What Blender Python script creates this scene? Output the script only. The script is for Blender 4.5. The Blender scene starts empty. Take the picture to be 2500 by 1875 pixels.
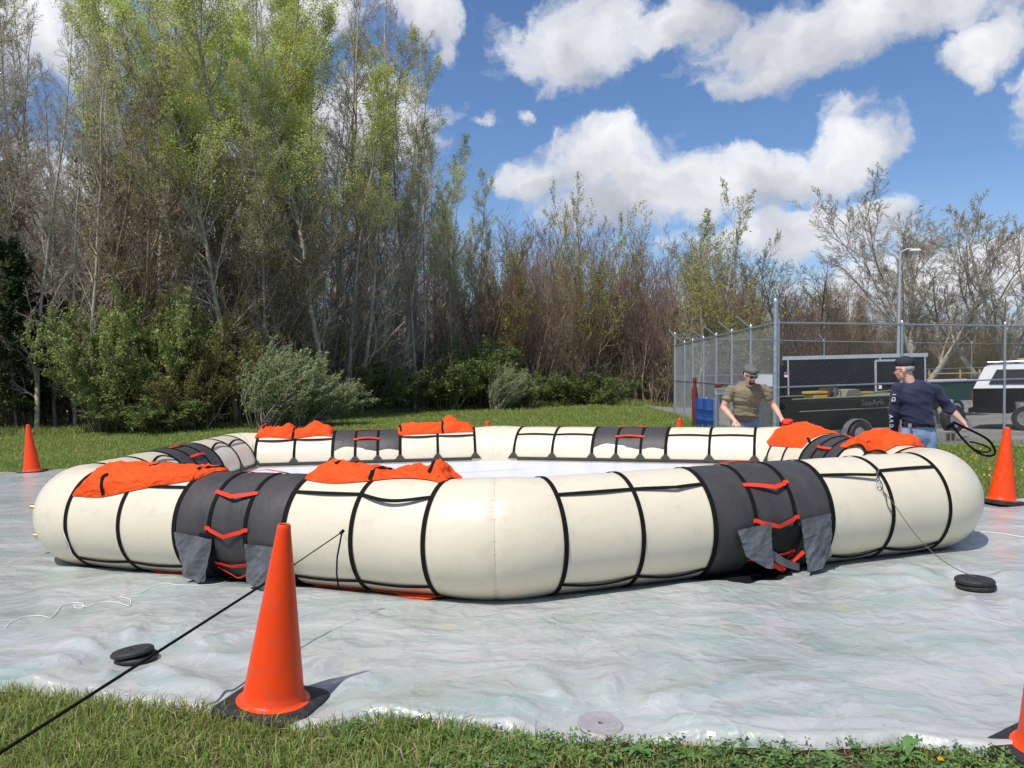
import bpy, bmesh, math, random, time
import numpy as np
from mathutils import Vector, Matrix
T0 = time.time()
rnd = random.Random(7)
NR = np.random.RandomState(11)
SC = bpy.context.scene
COL = SC.collection
R = math.radians

# ------------------------------------------------------------------ camera, sky, sun, exposure
FPX, CAMH = 2021.0, 1.63
PITCH, ROLL = math.atan(27.5 / 2021), 0.0206
_f = np.array([0, math.cos(PITCH), -math.sin(PITCH)])
_r = np.array([1.0, 0, 0]); _u = np.cross(_r, _f)
_c, _s = math.cos(ROLL), math.sin(ROLL)
CR, CU = _c * _r - _s * _u, _s * _r + _c * _u
cam_d = bpy.data.cameras.new('camera'); cam = bpy.data.objects.new('camera', cam_d); COL.objects.link(cam)
cam_d.sensor_width = 36; cam_d.lens = FPX / 2500 * 36; cam_d.clip_end = 2000; cam_d.clip_start = 0.05
m4 = Matrix(((CR[0], CU[0], -_f[0], 0), (CR[1], CU[1], -_f[1], 0), (CR[2], CU[2], -_f[2], CAMH), (0, 0, 0, 1)))
cam.matrix_world = m4
SC.camera = cam

def ray(x, y):
    return _f + (x - 1250) / FPX * CR - (y - 937.5) / FPX * CU
def at(x, y, Y):
    v = ray(x, y); v = v * (Y / v[1]); return np.array([v[0], v[1], v[2] + CAMH])
def gnd(x, y, z=0.0):
    v = ray(x, y); v = v * ((z - CAMH) / v[2]); return np.array([v[0], v[1], z])

SUN_DIR = np.array([-0.300, -0.400, 0.866]); SUN_DIR /= np.linalg.norm(SUN_DIR)
sun_d = bpy.data.lights.new('sun', 'SUN'); sun_d.energy = 4.4; sun_d.angle = R(0.55); sun_d.color = (1.0, 0.95, 0.87)
sun = bpy.data.objects.new('sun', sun_d); COL.objects.link(sun)
sun.rotation_euler = Vector(SUN_DIR).to_track_quat('Z', 'Y').to_euler()
sun.location = (0, 0, 60)

world = bpy.data.worlds.new('World'); SC.world = world; world.use_nodes = True
wn, wl = world.node_tree.nodes, world.node_tree.links
wn.clear()

class NT:
    """small node helper"""
    def __init__(s, tree): s.t = tree; s.n = tree.nodes; s.l = tree.links
    def add(s, kind, **kw):
        nd = s.n.new(kind)
        for k, v in kw.items():
            setattr(nd, k, v)
        return nd
    def link(s, a, b): s.l.new(a, b)
    def math(s, op, a, b=None, c=None, clamp=False):
        nd = s.n.new('ShaderNodeMath'); nd.operation = op; nd.use_clamp = clamp
        for i, v in enumerate((a, b, c)):
            if v is None: continue
            if isinstance(v, (int, float)): nd.inputs[i].default_value = v
            else: s.l.new(v, nd.inputs[i])
        return nd.outputs[0]
    def mix(s, fac, a, b, mode='MIX'):
        nd = s.n.new('ShaderNodeMix'); nd.data_type = 'RGBA'; nd.blend_type = mode
        for sock, v in ((nd.inputs[0], fac), (nd.inputs[6], a), (nd.inputs[7], b)):
            if isinstance(v, (int, float)): sock.default_value = v
            elif isinstance(v, tuple): sock.default_value = (*v[:3], 1)
            else: s.l.new(v, sock)
        return nd.outputs[2]
    def ramp(s, fac, stops, interp='LINEAR'):
        nd = s.n.new('ShaderNodeValToRGB'); cr = nd.color_ramp; cr.interpolation = interp
        while len(cr.elements) < len(stops): cr.elements.new(0.5)
        for e, (p, c) in zip(cr.elements, stops):
            e.position = p; e.color = (*c[:3], 1) if isinstance(c, tuple) else (c, c, c, 1)
        s.l.new(fac, nd.inputs[0]); return nd.outputs[0]
    def noise(s, vec, scale, detail=4, rough=0.55, dist=0.0, out=0, lac=2.0):
        nd = s.n.new('ShaderNodeTexNoise')
        nd.inputs['Scale'].default_value = scale; nd.inputs['Detail'].default_value = detail
        nd.inputs['Roughness'].default_value = rough; nd.inputs['Distortion'].default_value = dist
        nd.inputs['Lacunarity'].default_value = lac
        if vec is not None: s.l.new(vec, nd.inputs['Vector'])
        return nd.outputs[out]
    def mapping(s, vec, scale=(1, 1, 1), rot=(0, 0, 0), loc=(0, 0, 0), kind='POINT'):
        nd = s.n.new('ShaderNodeMapping'); nd.vector_type = kind
        nd.inputs['Location'].default_value = loc; nd.inputs['Rotation'].default_value = rot; nd.inputs['Scale'].default_value = scale
        s.l.new(vec, nd.inputs['Vector']); return nd.outputs[0]

def build_sky():
    g = NT(world.node_tree)
    out = g.add('ShaderNodeOutputWorld'); bg = g.add('ShaderNodeBackground')
    bg.inputs['Strength'].default_value = 0.11
    g.link(bg.outputs[0], out.inputs[0])
    sky = g.add('ShaderNodeTexSky', sky_type='NISHITA'); sky.sun_disc = False
    sky.sun_elevation = math.asin(SUN_DIR[2]); sky.sun_rotation = math.atan2(SUN_DIR[0], SUN_DIR[1])
    sky.altitude = 20; sky.air_density = 1.0; sky.dust_density = 0.35; sky.ozone_density = 3.2
    tc = g.add('ShaderNodeTexCoord')
    sep = g.add('ShaderNodeSeparateXYZ'); g.link(tc.outputs['Generated'], sep.inputs[0])
    az = g.math('ARCTAN2', sep.outputs[0], sep.outputs[1])
    el = g.math('ARCSINE', sep.outputs[2])
    comb = g.add('ShaderNodeCombineXYZ'); g.link(az, comb.inputs[0]); g.link(el, comb.inputs[1])
    # billowy distortion of the cloud coordinates
    n1 = g.noise(tc.outputs['Generated'], 7.0, 9, 0.58, 0.0, out=1)
    n2 = g.noise(tc.outputs['Generated'], 26.0, 6, 0.6, 0.0, out=1)
    def vsub(a, k, w):
        s1 = g.add('ShaderNodeVectorMath', operation='SUBTRACT'); g.link(a, s1.inputs[0]); s1.inputs[1].default_value = (0.5, 0.5, 0.5)
        s2 = g.add('ShaderNodeVectorMath', operation='MULTIPLY'); g.link(s1.outputs[0], s2.inputs[0]); s2.inputs[1].default_value = (k, w, 0)
        return s2.outputs[0]
    a1 = g.add('ShaderNodeVectorMath', operation='ADD'); g.link(comb.outputs[0], a1.inputs[0]); g.link(vsub(n1, 0.17, 0.12), a1.inputs[1])
    a2 = g.add('ShaderNodeVectorMath', operation='ADD'); g.link(a1.outputs[0], a2.inputs[0]); g.link(vsub(n2, 0.022, 0.02), a2.inputs[1])
    P = a2.outputs[0]
    def azel(x, y):
        v = ray(x, y); v = v / np.linalg.norm(v); return math.atan2(v[0], v[1]), math.asin(v[2])
    # cumulus clouds of that day: centre, half sizes and tilt (measured angles), weight
    blobs = [(1405, 108, 165, 100, 12, 1), (1655, 62, 115, 52, 22, .95), (1990, 80, 280, 95, 6, 1),
             (1850, 180, 110, 48, 28, .8), (2180, 25, 300, 85, 0, 1), (2425, 115, 125, 60, 8, 1), (2420, 180, 55, 45, 0, .7),
             (1465, 402, 165, 84, 2, 1.1), (1640, 452, 250, 62, -3, 1), (1300, 450, 95, 38, 8, .9), (1870, 440, 200, 56, 2, 1),
             (1630, 500, 300, 58, 0, .95), (2085, 385, 130, 66, 18, .9), (2090, 285, 80, 46, 10, .5), (2020, 545, 240, 50, 4, .95),
             (1900, 600, 360, 40, 0, .7), (1035, 15, 135, 58, 0, .9), (1095, 105, 45, 55, 0, .45), (840, 330, 240, 110, 0, .9),
             (2300, 690, 420, 75, 0, .8), (60, 60, 260, 170, 0, .8), (640, 20, 260, 90, 0, .9), (1170, 292, 32, 20, 0, .42),
             (1240, 292, 26, 20, 0, .42), (300, 500, 420, 150, 0, .7), (2700, 250, 200, 120, 0, 1)]
    D = None; SW = None; SY = None
    for (x, y, rx, ry, rot, w) in blobs:
        ca, ce = azel(x, y)
        kx = 1 / FPX * math.cos(ca) ** 2 * 1.0; ky = 1 / FPX * math.cos(ca) ** 1
        mp = g.mapping(P, scale=(rx * kx * 1.12, ry * ky * 1.15, 1), rot=(0, 0, R(rot)), loc=(ca, ce, 0), kind='TEXTURE')
        ln = g.add('ShaderNodeVectorMath', operation='LENGTH'); g.link(mp, ln.inputs[0])
        d = g.math('MULTIPLY', g.math('SUBTRACT', 1.35, ln.outputs['Value']), w)
        D = d if D is None else g.math('SMOOTH_MAX', D, d, 0.25)
        ws = g.math('POWER', g.math('MAXIMUM', d, 0.001), 2.0)
        sp = g.add('ShaderNodeSeparateXYZ'); g.link(mp, sp.inputs[0])
        wy = g.math('MULTIPLY', ws, sp.outputs[1])
        SW = ws if SW is None else g.math('ADD', SW, ws)
        SY = wy if SY is None else g.math('ADD', SY, wy)
    vert = g.math('DIVIDE', SY, g.math('MAXIMUM', SW, 0.002))       # -1 cloud base .. +1 cloud top
    # the same broken cumulus carries on over the rest of the sky
    gen = g.noise(tc.outputs['Generated'], 2.3, 10, 0.58, 0.3)
    gd = g.math('MULTIPLY', g.math('SUBTRACT', gen, 0.53), 7.0)
    ax = g.math('ABSOLUTE', az); off = g.math('MAXIMUM', g.math('SUBTRACT', ax, 0.62), g.math('SUBTRACT', el, 0.42))
    offm = g.math('MULTIPLY', off, 8.0, clamp=True)
    D2 = g.add('ShaderNodeMix', data_type='FLOAT'); g.link(offm, D2.inputs[0]); g.link(D, D2.inputs[2]); g.link(gd, D2.inputs[3])
    fb = g.noise(P, 26.0, 9, 0.58)
    dens = g.math('ADD', D2.outputs[0], g.math('MULTIPLY', g.math('SUBTRACT', fb, 0.5), 1.1))
    cov = g.ramp(dens, [(0.22, 0.0), (0.62, 0.82), (0.9, 1.0)], 'EASE')
    cov = g.math('MULTIPLY', cov, 0.98)
    # cloud brightness: bright sunlit tops, grey bases and interior billows
    det = g.noise(P, 9.0, 7, 0.5, 0.2)
    lit = g.math('ADD', g.math('MULTIPLY', vert, 0.36), g.math('MULTIPLY', g.math('SUBTRACT', det, 0.5), 1.9))
    lit = g.math('SUBTRACT', lit, g.math('MULTIPLY', g.math('MAXIMUM', g.math('SUBTRACT', dens, 0.9), 0.0), 0.30))
    lit = g.math('ADD', lit, 0.55, clamp=True)
    cc = g.ramp(lit, [(0.0, (4.1, 4.35, 4.95)), (0.40, (6.2, 6.35, 6.8)), (1.0, (9.3, 9.35, 9.4))])
    hz = g.math('MULTIPLY', g.math('SUBTRACT', 0.22, el), 2.2, clamp=True)
    tint = g.mix(1.0, sky.outputs[0], (0.82, 0.97, 1.15), 'MULTIPLY')
    skyc = g.mix(hz, tint, (4.5, 5.8, 7.8))
    fin = g.mix(cov, skyc, cc)
    g.link(fin, bg.inputs['Color'])
build_sky()
try:
    world.cycles.sampling_method = 'MANUAL'; world.cycles.sample_map_resolution = 1024
except Exception: pass
SC.view_settings.view_transform = 'Standard'; SC.view_settings.look = 'None'
SC.view_settings.exposure = 0.0; SC.view_settings.gamma = 1.0; SC.view_settings.use_curve_mapping = False
SC.cycles.max_bounces = 6; SC.cycles.diffuse_bounces = 3; SC.cycles.glossy_bounces = 3
SC.cycles.transmission_bounces = 3; SC.cycles.transparent_max_bounces = 6
SC.cycles.caustics_reflective = False; SC.cycles.caustics_refractive = False
SC.cycles.use_denoising = True
SC.cycles.sample_clamp_indirect = 6.0

# ------------------------------------------------------------------ helpers
def tag(o, label=None, cat=None, group=None, kind=None):
    if label: o['label'] = label
    if cat: o['category'] = cat
    if group: o['group'] = group
    if kind: o['kind'] = kind
    return o
def empty(name, loc=(0, 0, 0), rz=0.0, **kw):
    o = bpy.data.objects.new(name, None); COL.objects.link(o); o.location = loc; o.rotation_euler = (0, 0, rz)
    o.empty_display_size = 0.2
    return tag(o, **kw)
def link_mesh(name, me, parent=None, **kw):
    o = bpy.data.objects.new(name, me); COL.objects.link(o)
    if parent is not None: o.parent = parent
    return tag(o, **kw)

class MB:
    """mesh builder: gathers shapes, makes ONE mesh object"""
    def __init__(s): s.v = []; s.f = []; s.m = []; s.n = 0
    def raw(s, v, f, mi=0):
        v = np.asarray(v, float).reshape(-1, 3)
        s.v.append(v); s.f += [tuple(int(i) + s.n for i in q) for q in f]; s.m += [mi] * len(f); s.n += len(v)
    def box(s, c, size, rot=None, mi=0, taper=1.0):
        hx, hy, hz = [a / 2 for a in size]
        v = np.array([[sx * hx * (taper if sz > 0 else 1), sy * hy * (taper if sz > 0 else 1), sz * hz] for sz in (-1, 1) for sy in (-1, 1) for sx in (-1, 1)])
        if rot is not None: v = v @ np.array(rot).T
        s.raw(v + np.array(c), [(0, 2, 3, 1), (4, 5, 7, 6), (0, 1, 5, 4), (1, 3, 7, 5), (3, 2, 6, 7), (2, 0, 4, 6)], mi)
    def bar(s, a, b, w, h, up=(0, 0, 1), mi=0):
        a = np.array(a, float); b = np.array(b, float); d = b - a; L = np.linalg.norm(d); d = d / L
        x = np.cross(d, up); x /= max(np.linalg.norm(x), 1e-6); y = np.cross(x, d)
        s.box((a + b) / 2, (w, L, h), np.array([x, d, y]).T, mi)
    def tube(s, pts, rad, sides=6, mi=0, caps=True):
        pts = np.asarray(pts, float); n = len(pts)
        rad = np.full(n, rad) if np.isscalar(rad) else np.asarray(rad, float)
        tg = np.gradient(pts, axis=0); tg /= np.maximum(np.linalg.norm(tg, axis=1, keepdims=True), 1e-9)
        ref = np.array([0, 0, 1.0]) if abs(tg[0, 2]) < 0.9 else np.array([1.0, 0, 0])
        X = np.zeros_like(pts); x = np.cross(tg[0], ref)
        for i in range(n):
            x = x - tg[i] * (x @ tg[i]); x /= max(np.linalg.norm(x), 1e-9); X[i] = x
        Yv = np.cross(tg, X)
        an = np.arange(sides) * 2 * math.pi / sides
        v = pts[:, None] + rad[:, None, None] * (np.cos(an)[None, :, None] * X[:, None] + np.sin(an)[None, :, None] * Yv[:, None])
        f = [(i * sides + j, i * sides + (j + 1) % sides, (i + 1) * sides + (j + 1) % sides, (i + 1) * sides + j) for i in range(n - 1) for j in range(sides)]
        if caps: f += [tuple(range(sides))[::-1], tuple((n - 1) * sides + j for j in range(sides))]
        s.raw(v.reshape(-1, 3), f, mi)
    def lathe(s, prof, c=(0, 0, 0), sides=24, mi=0, rot=None, close=False):
        an = np.arange(sides) * 2 * math.pi / sides
        v = np.array([[r_ * math.cos(a), r_ * math.sin(a), z] for (r_, z) in prof for a in an])
        if rot is not None: v = v @ np.array(rot).T
        n = len(prof); f = []
        for i in range(n - 1 + (1 if close else 0)):
            i2 = (i + 1) % n
            f += [(i * sides + j, i * sides + (j + 1) % sides, i2 * sides + (j + 1) % sides, i2 * sides + j) for j in range(sides)]
        if not close:
            if prof[0][0] > 1e-6: f.append(tuple(range(sides))[::-1])
            if prof[-1][0] > 1e-6: f.append(tuple((n - 1) * sides + j for j in range(sides)))
        s.raw(v + np.array(c), f, mi)
    def ribbon(s, pts, width, normals, thick=0.004, mi=0):
        """flat strap along pts, lying on a surface with the given normals"""
        pts = np.asarray(pts, float); n = len(pts); N = np.asarray(normals, float)
        if N.ndim == 1: N = np.tile(N, (n, 1))
        tg = np.gradient(pts, axis=0); tg /= np.maximum(np.linalg.norm(tg, axis=1, keepdims=True), 1e-9)
        W = np.cross(tg, N); W /= np.maximum(np.linalg.norm(W, axis=1, keepdims=True), 1e-9)
        w = (np.full(n, width) if np.isscalar(width) else np.asarray(width))[:, None] / 2
        v = np.stack([pts - W * w, pts + W * w, pts + W * w + N * thick, pts - W * w + N * thick], 1)
        f = [(i * 4 + j, i * 4 + (j + 1) % 4, (i + 1) * 4 + (j + 1) % 4, (i + 1) * 4 + j) for i in range(n - 1) for j in range(4)]
        f += [(3, 2, 1, 0), ((n - 1) * 4, (n - 1) * 4 + 1, (n - 1) * 4 + 2, (n - 1) * 4 + 3)]
        s.raw(v.reshape(-1, 3), f, mi)
    def grid(s, G, mi=0, wrap=False):
        a, b = G.shape[:2]
        bb = b if wrap else b - 1
        f = [(i * b + j, i * b + (j + 1) % b, (i + 1) * b + (j + 1) % b, (i + 1) * b + j) for i in range(a - 1) for j in range(bb)]
        s.raw(G.reshape(-1, 3), f, mi)
    def mesh(s, name, mats, smooth=True, angle=None):
        me = bpy.data.meshes.new(name)
        v = np.concatenate(s.v)
        me.from_pydata(v.tolist(), [], s.f)
        for mt in (mats if isinstance(mats, (list, tuple)) else [mats]): me.materials.append(mt)
        if isinstance(mats, (list, tuple)) and len(mats) > 1: me.polygons.foreach_set('material_index', s.m)
        if smooth:
            me.polygons.foreach_set('use_smooth', [True] * len(s.f))
            if angle:
                try: me.set_sharp_from_angle(angle=R(angle))
                except Exception: pass
        me.update()
        return me
    def build(s, name, mats, parent=None, smooth=True, angle=40, loc=None, **kw):
        o = link_mesh(name, s.mesh(name, mats, smooth, angle), parent, **kw)
        if loc is not None: o.location = loc
        return o

def fast_mesh(name, verts, faces, mats, midx=None, smooth=False):
    """verts (n,3) and faces (m,k) of equal size straight into a mesh"""
    me = bpy.data.meshes.new(name); k = faces.shape[1]
    me.vertices.add(len(verts)); me.vertices.foreach_set('co', np.ascontiguousarray(verts, dtype=np.float32).ravel())
    me.loops.add(faces.size); me.loops.foreach_set('vertex_index', np.ascontiguousarray(faces, dtype=np.int32).ravel())
    me.polygons.add(len(faces)); me.polygons.foreach_set('loop_start', np.arange(0, faces.size, k, dtype=np.int32))
    for mt in mats: me.materials.append(mt)
    if midx is not None: me.polygons.foreach_set('material_index', np.ascontiguousarray(midx, dtype=np.int32))
    if smooth: me.polygons.foreach_set('use_smooth', np.ones(len(faces), dtype=bool))
    me.update(calc_edges=True); me.validate(clean_customdata=False)
    return me

# value noise
_tab = np.random.RandomState(5).rand(256, 256)
def vnoise(x, y):
    x = np.asarray(x, float); y = np.asarray(y, float)
    xi = np.floor(x).astype(int); yi = np.floor(y).astype(int); fx = x - xi; fy = y - yi
    fx = fx * fx * (3 - 2 * fx); fy = fy * fy * (3 - 2 * fy)
    a = _tab[xi & 255, yi & 255]; b = _tab[(xi + 1) & 255, yi & 255]; c = _tab[xi & 255, (yi + 1) & 255]; d = _tab[(xi + 1) & 255, (yi + 1) & 255]
    return (a * (1 - fx) + b * fx) * (1 - fy) + (c * (1 - fx) + d * fx) * fy
def fbm(x, y, o=4):
    s = 0; a = 0.5; t = 0
    for i in range(o):
        s = s + a * vnoise(x * 2 ** i + 17.3 * i, y * 2 ** i + 9.1 * i); t += a; a *= 0.5
    return s / t
def ridge(x, y, o=3):
    s = 0; a = 0.5; t = 0
    for i in range(o):
        s = s + a * (1 - np.abs(2 * vnoise(x * 2 ** i + 31 * i, y * 2 ** i + 5 * i) - 1)) ** 3; t += a; a *= 0.5
    return s / t
def sstep(x, a, b):
    t = np.clip((np.asarray(x, float) - a) / (b - a), 0, 1); return t * t * (3 - 2 * t)

# ------------------------------------------------------------------ materials
def principled(name):
    m = bpy.data.materials.new(name); m.use_nodes = True
    g = NT(m.node_tree); p = g.n['Principled BSDF']
    return m, g, p
def mat(name, col, rough=0.5, metal=0.0, var=0.0, vscale=8.0, bump=0.0, bscale=60.0, coat=0.0, spec=0.5, dirt=None, stretch=(1, 1, 1), sheen=0.0, obj_var=0.0):
    m, g, p = principled(name)
    p.inputs['Roughness'].default_value = rough; p.inputs['Metallic'].default_value = metal
    p.inputs['Coat Weight'].default_value = coat; p.inputs['Specular IOR Level'].default_value = spec
    p.inputs['Sheen Weight'].default_value = sheen
    tc = g.add('ShaderNodeTexCoord'); v = g.mapping(tc.outputs['Object'], scale=stretch)
    c = tuple(col)
    if var or dirt or obj_var:
        n = g.noise(v, vscale, 6, 0.6)
        lo = tuple(max(0, x * (1 - var)) for x in c); hi = tuple(x * (1 + var) for x in c)
        out = g.ramp(n, [(0.3, lo), (0.7, hi)])
        if dirt:
            n2 = g.noise(v, vscale * 3.1, 8, 0.7)
            out = g.mix(g.ramp(n2, [(0.52, 0.0), (0.72, dirt[1])]), out, dirt[0])
        if obj_var:
            oi = g.add('ShaderNodeObjectInfo')
            hsv = g.add('ShaderNodeHueSaturation'); g.link(out, hsv.inputs['Color'])
            g.link(g.math('ADD', g.math('MULTIPLY', oi.outputs['Random'], obj_var * 0.12), 0.5 - obj_var * 0.06), hsv.inputs['Hue'])
            g.link(g.math('ADD', g.math('MULTIPLY', oi.outputs['Random'], obj_var), 1 - obj_var / 2), hsv.inputs['Value'])
            out = hsv.outputs[0]
        g.link(out, p.inputs['Base Color'])
    else:
        p.inputs['Base Color'].default_value = (*c, 1)
    if bump:
        nb = g.noise(v, bscale, 5, 0.6); b = g.add('ShaderNodeBump'); b.inputs['Strength'].default_value = bump; b.inputs['Distance'].default_value = 0.01
        g.link(nb, b.inputs['Height']); g.link(b.outputs[0], p.inputs['Normal'])
    return m
def leafmat(name, col, trans=0.35, var=0.35, rough=0.55, ovar=0.25, patch=None):
    m, g, p = principled(name)
    p.inputs['Roughness'].default_value = rough; p.inputs['Specular IOR Level'].default_value = 0.18
    ge = g.add('ShaderNodeNewGeometry'); oi = g.add('ShaderNodeObjectInfo')
    hsv = g.add('ShaderNodeHueSaturation'); hsv.inputs['Color'].default_value = (*col, 1)
    r1 = ge.outputs['Random Per Island']
    g.link(g.math('ADD', g.math('ADD', g.math('MULTIPLY', r1, var * 1.4), g.math('MULTIPLY', oi.outputs['Random'], ovar)), 1 - var * 0.7 - ovar / 2), hsv.inputs['Value'])
    g.link(g.math('ADD', g.math('MULTIPLY', g.math('FRACT', g.math('MULTIPLY', r1, 17.0)), 0.05), 0.475), hsv.inputs['Hue'])
    colr = hsv.outputs[0]
    if patch:                                                # drier and lusher areas of the turf
        n1 = g.noise(ge.outputs['Position'], patch[0], 5, 0.6); n2 = g.noise(ge.outputs['Position'], patch[0] * 6, 4, 0.6)
        colr = g.mix(g.math('MULTIPLY', g.ramp(n1, [(0.42, 0.0), (0.68, 1.0)]), patch[1]), colr, patch[2])
        colr = g.mix(g.math('MULTIPLY', g.ramp(n2, [(0.45, 0.0), (0.70, 1.0)]), patch[3]), colr, patch[4])
    g.link(colr, p.inputs['Base Color'])
    tr = g.add('ShaderNodeBsdfTranslucent'); g.link(colr, tr.inputs['Color'])
    mx = g.add('ShaderNodeMixShader'); mx.inputs[0].default_value = trans
    g.link(p.outputs[0], mx.inputs[1]); g.link(tr.outputs[0], mx.inputs[2])
    g.link(mx.outputs[0], g.n['Material Output'].inputs['Surface'])
    return m

M = {}
M['tube'] = mat('cream_urethane', (0.735, 0.655, 0.495), 0.36, var=0.035, vscale=2.5, bump=0.16, bscale=9, coat=0.12, dirt=((0.52, 0.46, 0.34), 0.38))
M['web'] = mat('black_webbing', (0.008, 0.0075, 0.007), 0.8, var=0.3, spec=0.15, bump=0.3, bscale=300)
M['wrap'] = mat('charcoal_coated_fabric', (0.056, 0.051, 0.050), 0.5, var=0.25, vscale=5, bump=0.5, bscale=26, spec=0.35, dirt=((0.09, 0.088, 0.09), 0.3), stretch=(1, 1, 0.35))
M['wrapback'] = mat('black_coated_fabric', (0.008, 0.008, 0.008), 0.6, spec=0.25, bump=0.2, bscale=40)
M['flap'] = mat('grey_coated_fabric', (0.105, 0.108, 0.118), 0.3, var=0.3, vscale=9, bump=1.0, bscale=14, stretch=(1, 1, .5))
M['rung'] = mat('orange_webbing', (0.86, 0.05, 0.02), 0.6, spec=0.2, var=0.1, bump=0.2, bscale=300)
M['canopy'] = mat('orange_canopy_fabric', (0.86, 0.070, 0.008), 0.65, var=0.10, vscale=6, bump=0.6, bscale=9, spec=0.2)
M['floor'] = mat('white_coated_floor', (0.70, 0.70, 0.76), 0.4, var=0.03, vscale=1.5, bump=0.1, bscale=4)
M['gusset'] = mat('olive_black_gusset', (0.045, 0.045, 0.03), 0.7, var=0.2)
M['brass'] = mat('brass', (0.72, 0.55, 0.22), 0.25, 1.0, var=0.15)
M['steel'] = mat('galvanised_steel', (0.52, 0.54, 0.56), 0.42, 0.85, var=0.2, vscale=20, bump=0.1, bscale=120)
M['wire_bright'] = mat('bright_galvanised_wire', (0.46, 0.48, 0.49), 0.5, 0.3, var=0.2)
M['wire'] = mat('galvanised_wire', (0.15, 0.155, 0.15), 0.6, 0.2, var=0.2)
M['cone'] = mat('fluorescent_orange_plastic', (0.90, 0.066, 0.006), 0.40, var=0.05, vscale=3, bump=0.12, bscale=40, spec=0.3, dirt=((0.52, 0.10, 0.05), 0.55))
M['rubber'] = mat('black_rubber', (0.018, 0.018, 0.018), 0.62, var=0.35, vscale=12, bump=0.4, bscale=90, dirt=((0.12, 0.105, 0.085), 0.4))
M['plate'] = mat('dull_grey_iron', (0.36, 0.34, 0.34), 0.5, 0.1, var=0.12, vscale=14, bump=0.3, bscale=60, dirt=((0.22, 0.13, 0.07), 0.5))
M['cord'] = mat('white_cord', (0.8, 0.8, 0.78), 0.7)
M['olivecord'] = mat('olive_cord', (0.10, 0.10, 0.06), 0.8)
M['skin'] = mat('skin_tone', (0.64, 0.37, 0.27), 0.5, var=0.12, vscale=18, bump=0.1, bscale=80)  # even skin colour with slight random tone
M['olive_shirt'] = mat('olive_cotton', (0.215, 0.178, 0.112), 0.85, var=0.12, vscale=10, bump=0.15, bscale=200, sheen=0.15)
M['navy_shirt'] = mat('navy_cotton', (0.014, 0.018, 0.050), 0.8, var=0.15, vscale=10, bump=0.15, bscale=200, sheen=0.1)
M['jeans'] = mat('faded_denim', (0.20, 0.29, 0.43), 0.85, var=0.35, vscale=7, bump=0.3, bscale=120)
M['greycap'] = mat('grey_green_cloth', (0.12, 0.125, 0.105), 0.85, var=0.2, vscale=30, bump=0.3, bscale=150)
M['navycap'] = mat('dark_navy_cloth', (0.02, 0.02, 0.032), 0.8, var=0.2, bump=0.2, bscale=150)
M['black'] = mat('gloss_black', (0.006, 0.006, 0.007), 0.15, coat=0.4)
M['beard'] = mat('dark_brown_hair', (0.03, 0.016, 0.01), 0.8, bump=0.6, bscale=150)
M['greyhair'] = mat('grey_hair', (0.33, 0.32, 0.31), 0.7, var=0.3, bump=0.6, bscale=150)
M['white'] = mat('white_paint', (0.78, 0.78, 0.78), 0.35, var=0.05, dirt=((0.45, 0.42, 0.36), 0.25))
M['leather'] = mat('brown_leather', (0.06, 0.035, 0.02), 0.6)
M['trailer'] = mat('black_trailer_skin', (0.006, 0.006, 0.007), 0.35, var=0.3, coat=0.2)
M['silver'] = mat('silver_trim', (0.62, 0.63, 0.65), 0.35, 0.6, var=0.1)
M['hull'] = mat('dark_olive_boat_paint', (0.012, 0.014, 0.009), 0.5, var=0.3, vscale=5, bump=0.1, bscale=40)
M['olive'] = mat('light_olive_paint', (0.21, 0.225, 0.14), 0.55, var=0.15)
M['yellow'] = mat('yellow_plastic', (0.75, 0.47, 0.06), 0.5, var=0.15)
M['tan'] = mat('tan_wood', (0.55, 0.38, 0.18), 0.7, var=0.2)
M['chrome'] = mat('chrome_rim', (0.8, 0.8, 0.8), 0.18, 1.0, var=0.2)
M['glass'] = mat('dark_glass', (0.01, 0.012, 0.014), 0.06, coat=0.5)
M['blue'] = mat('blue_plastic_drum', (0.015, 0.06, 0.24), 0.45, var=0.2)
M['red'] = mat('faded_red_paint', (0.42, 0.03, 0.03), 0.5, var=0.3)
M['green_sticker'] = mat('pale_green_sticker', (0.35, 0.55, 0.42), 0.5)
M['dkgreen'] = mat('dark_green_paint', (0.01, 0.05, 0.035), 0.5, var=0.2)
M['lettering'] = mat('grey_lettering', (0.16, 0.16, 0.15), 0.5)
M['concrete'] = mat('weathered_concrete', (0.3, 0.28, 0.25), 0.9, var=0.3, bump=0.4)
# bark and leaves
M['bark_brown'] = mat('brown_bark', (0.27, 0.195, 0.130), 0.9, var=0.4, vscale=6, obj_var=0.5)
M['bark_grey'] = mat('grey_bark', (0.39, 0.335, 0.265), 0.9, var=0.4, vscale=6, obj_var=0.5)
M['bark_dark'] = mat('dark_bark', (0.085, 0.066, 0.052), 0.9, var=0.4, vscale=6, obj_var=0.4)
M['bark_red'] = mat('reddish_brown_twigs', (0.28, 0.190, 0.135), 0.9, var=0.35, vscale=6, obj_var=0.5)
M['bark_white'] = mat('mottled_white_bark', (0.50, 0.47, 0.40), 0.85, var=0.4, vscale=3, dirt=((0.16, 0.13, 0.09), 0.85))
M['leaf_bright'] = leafmat('bright_spring_leaf', (0.58, 0.65, 0.15), 0.5)
M['leaf_pale'] = leafmat('pale_new_leaf', (0.56, 0.58, 0.24), 0.48)
M['leaf_yellow'] = leafmat('yellow_green_catkins', (0.42, 0.44, 0.07), 0.4)
M['leaf_olive'] = leafmat('olive_buds', (0.21, 0.20, 0.06), 0.35)
M['leaf_bush'] = leafmat('bush_leaf', (0.36, 0.42, 0.14), 0.4)
M['leaf_mid'] = leafmat('dull_green_leaf', (0.15, 0.20, 0.06), 0.3)
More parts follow.
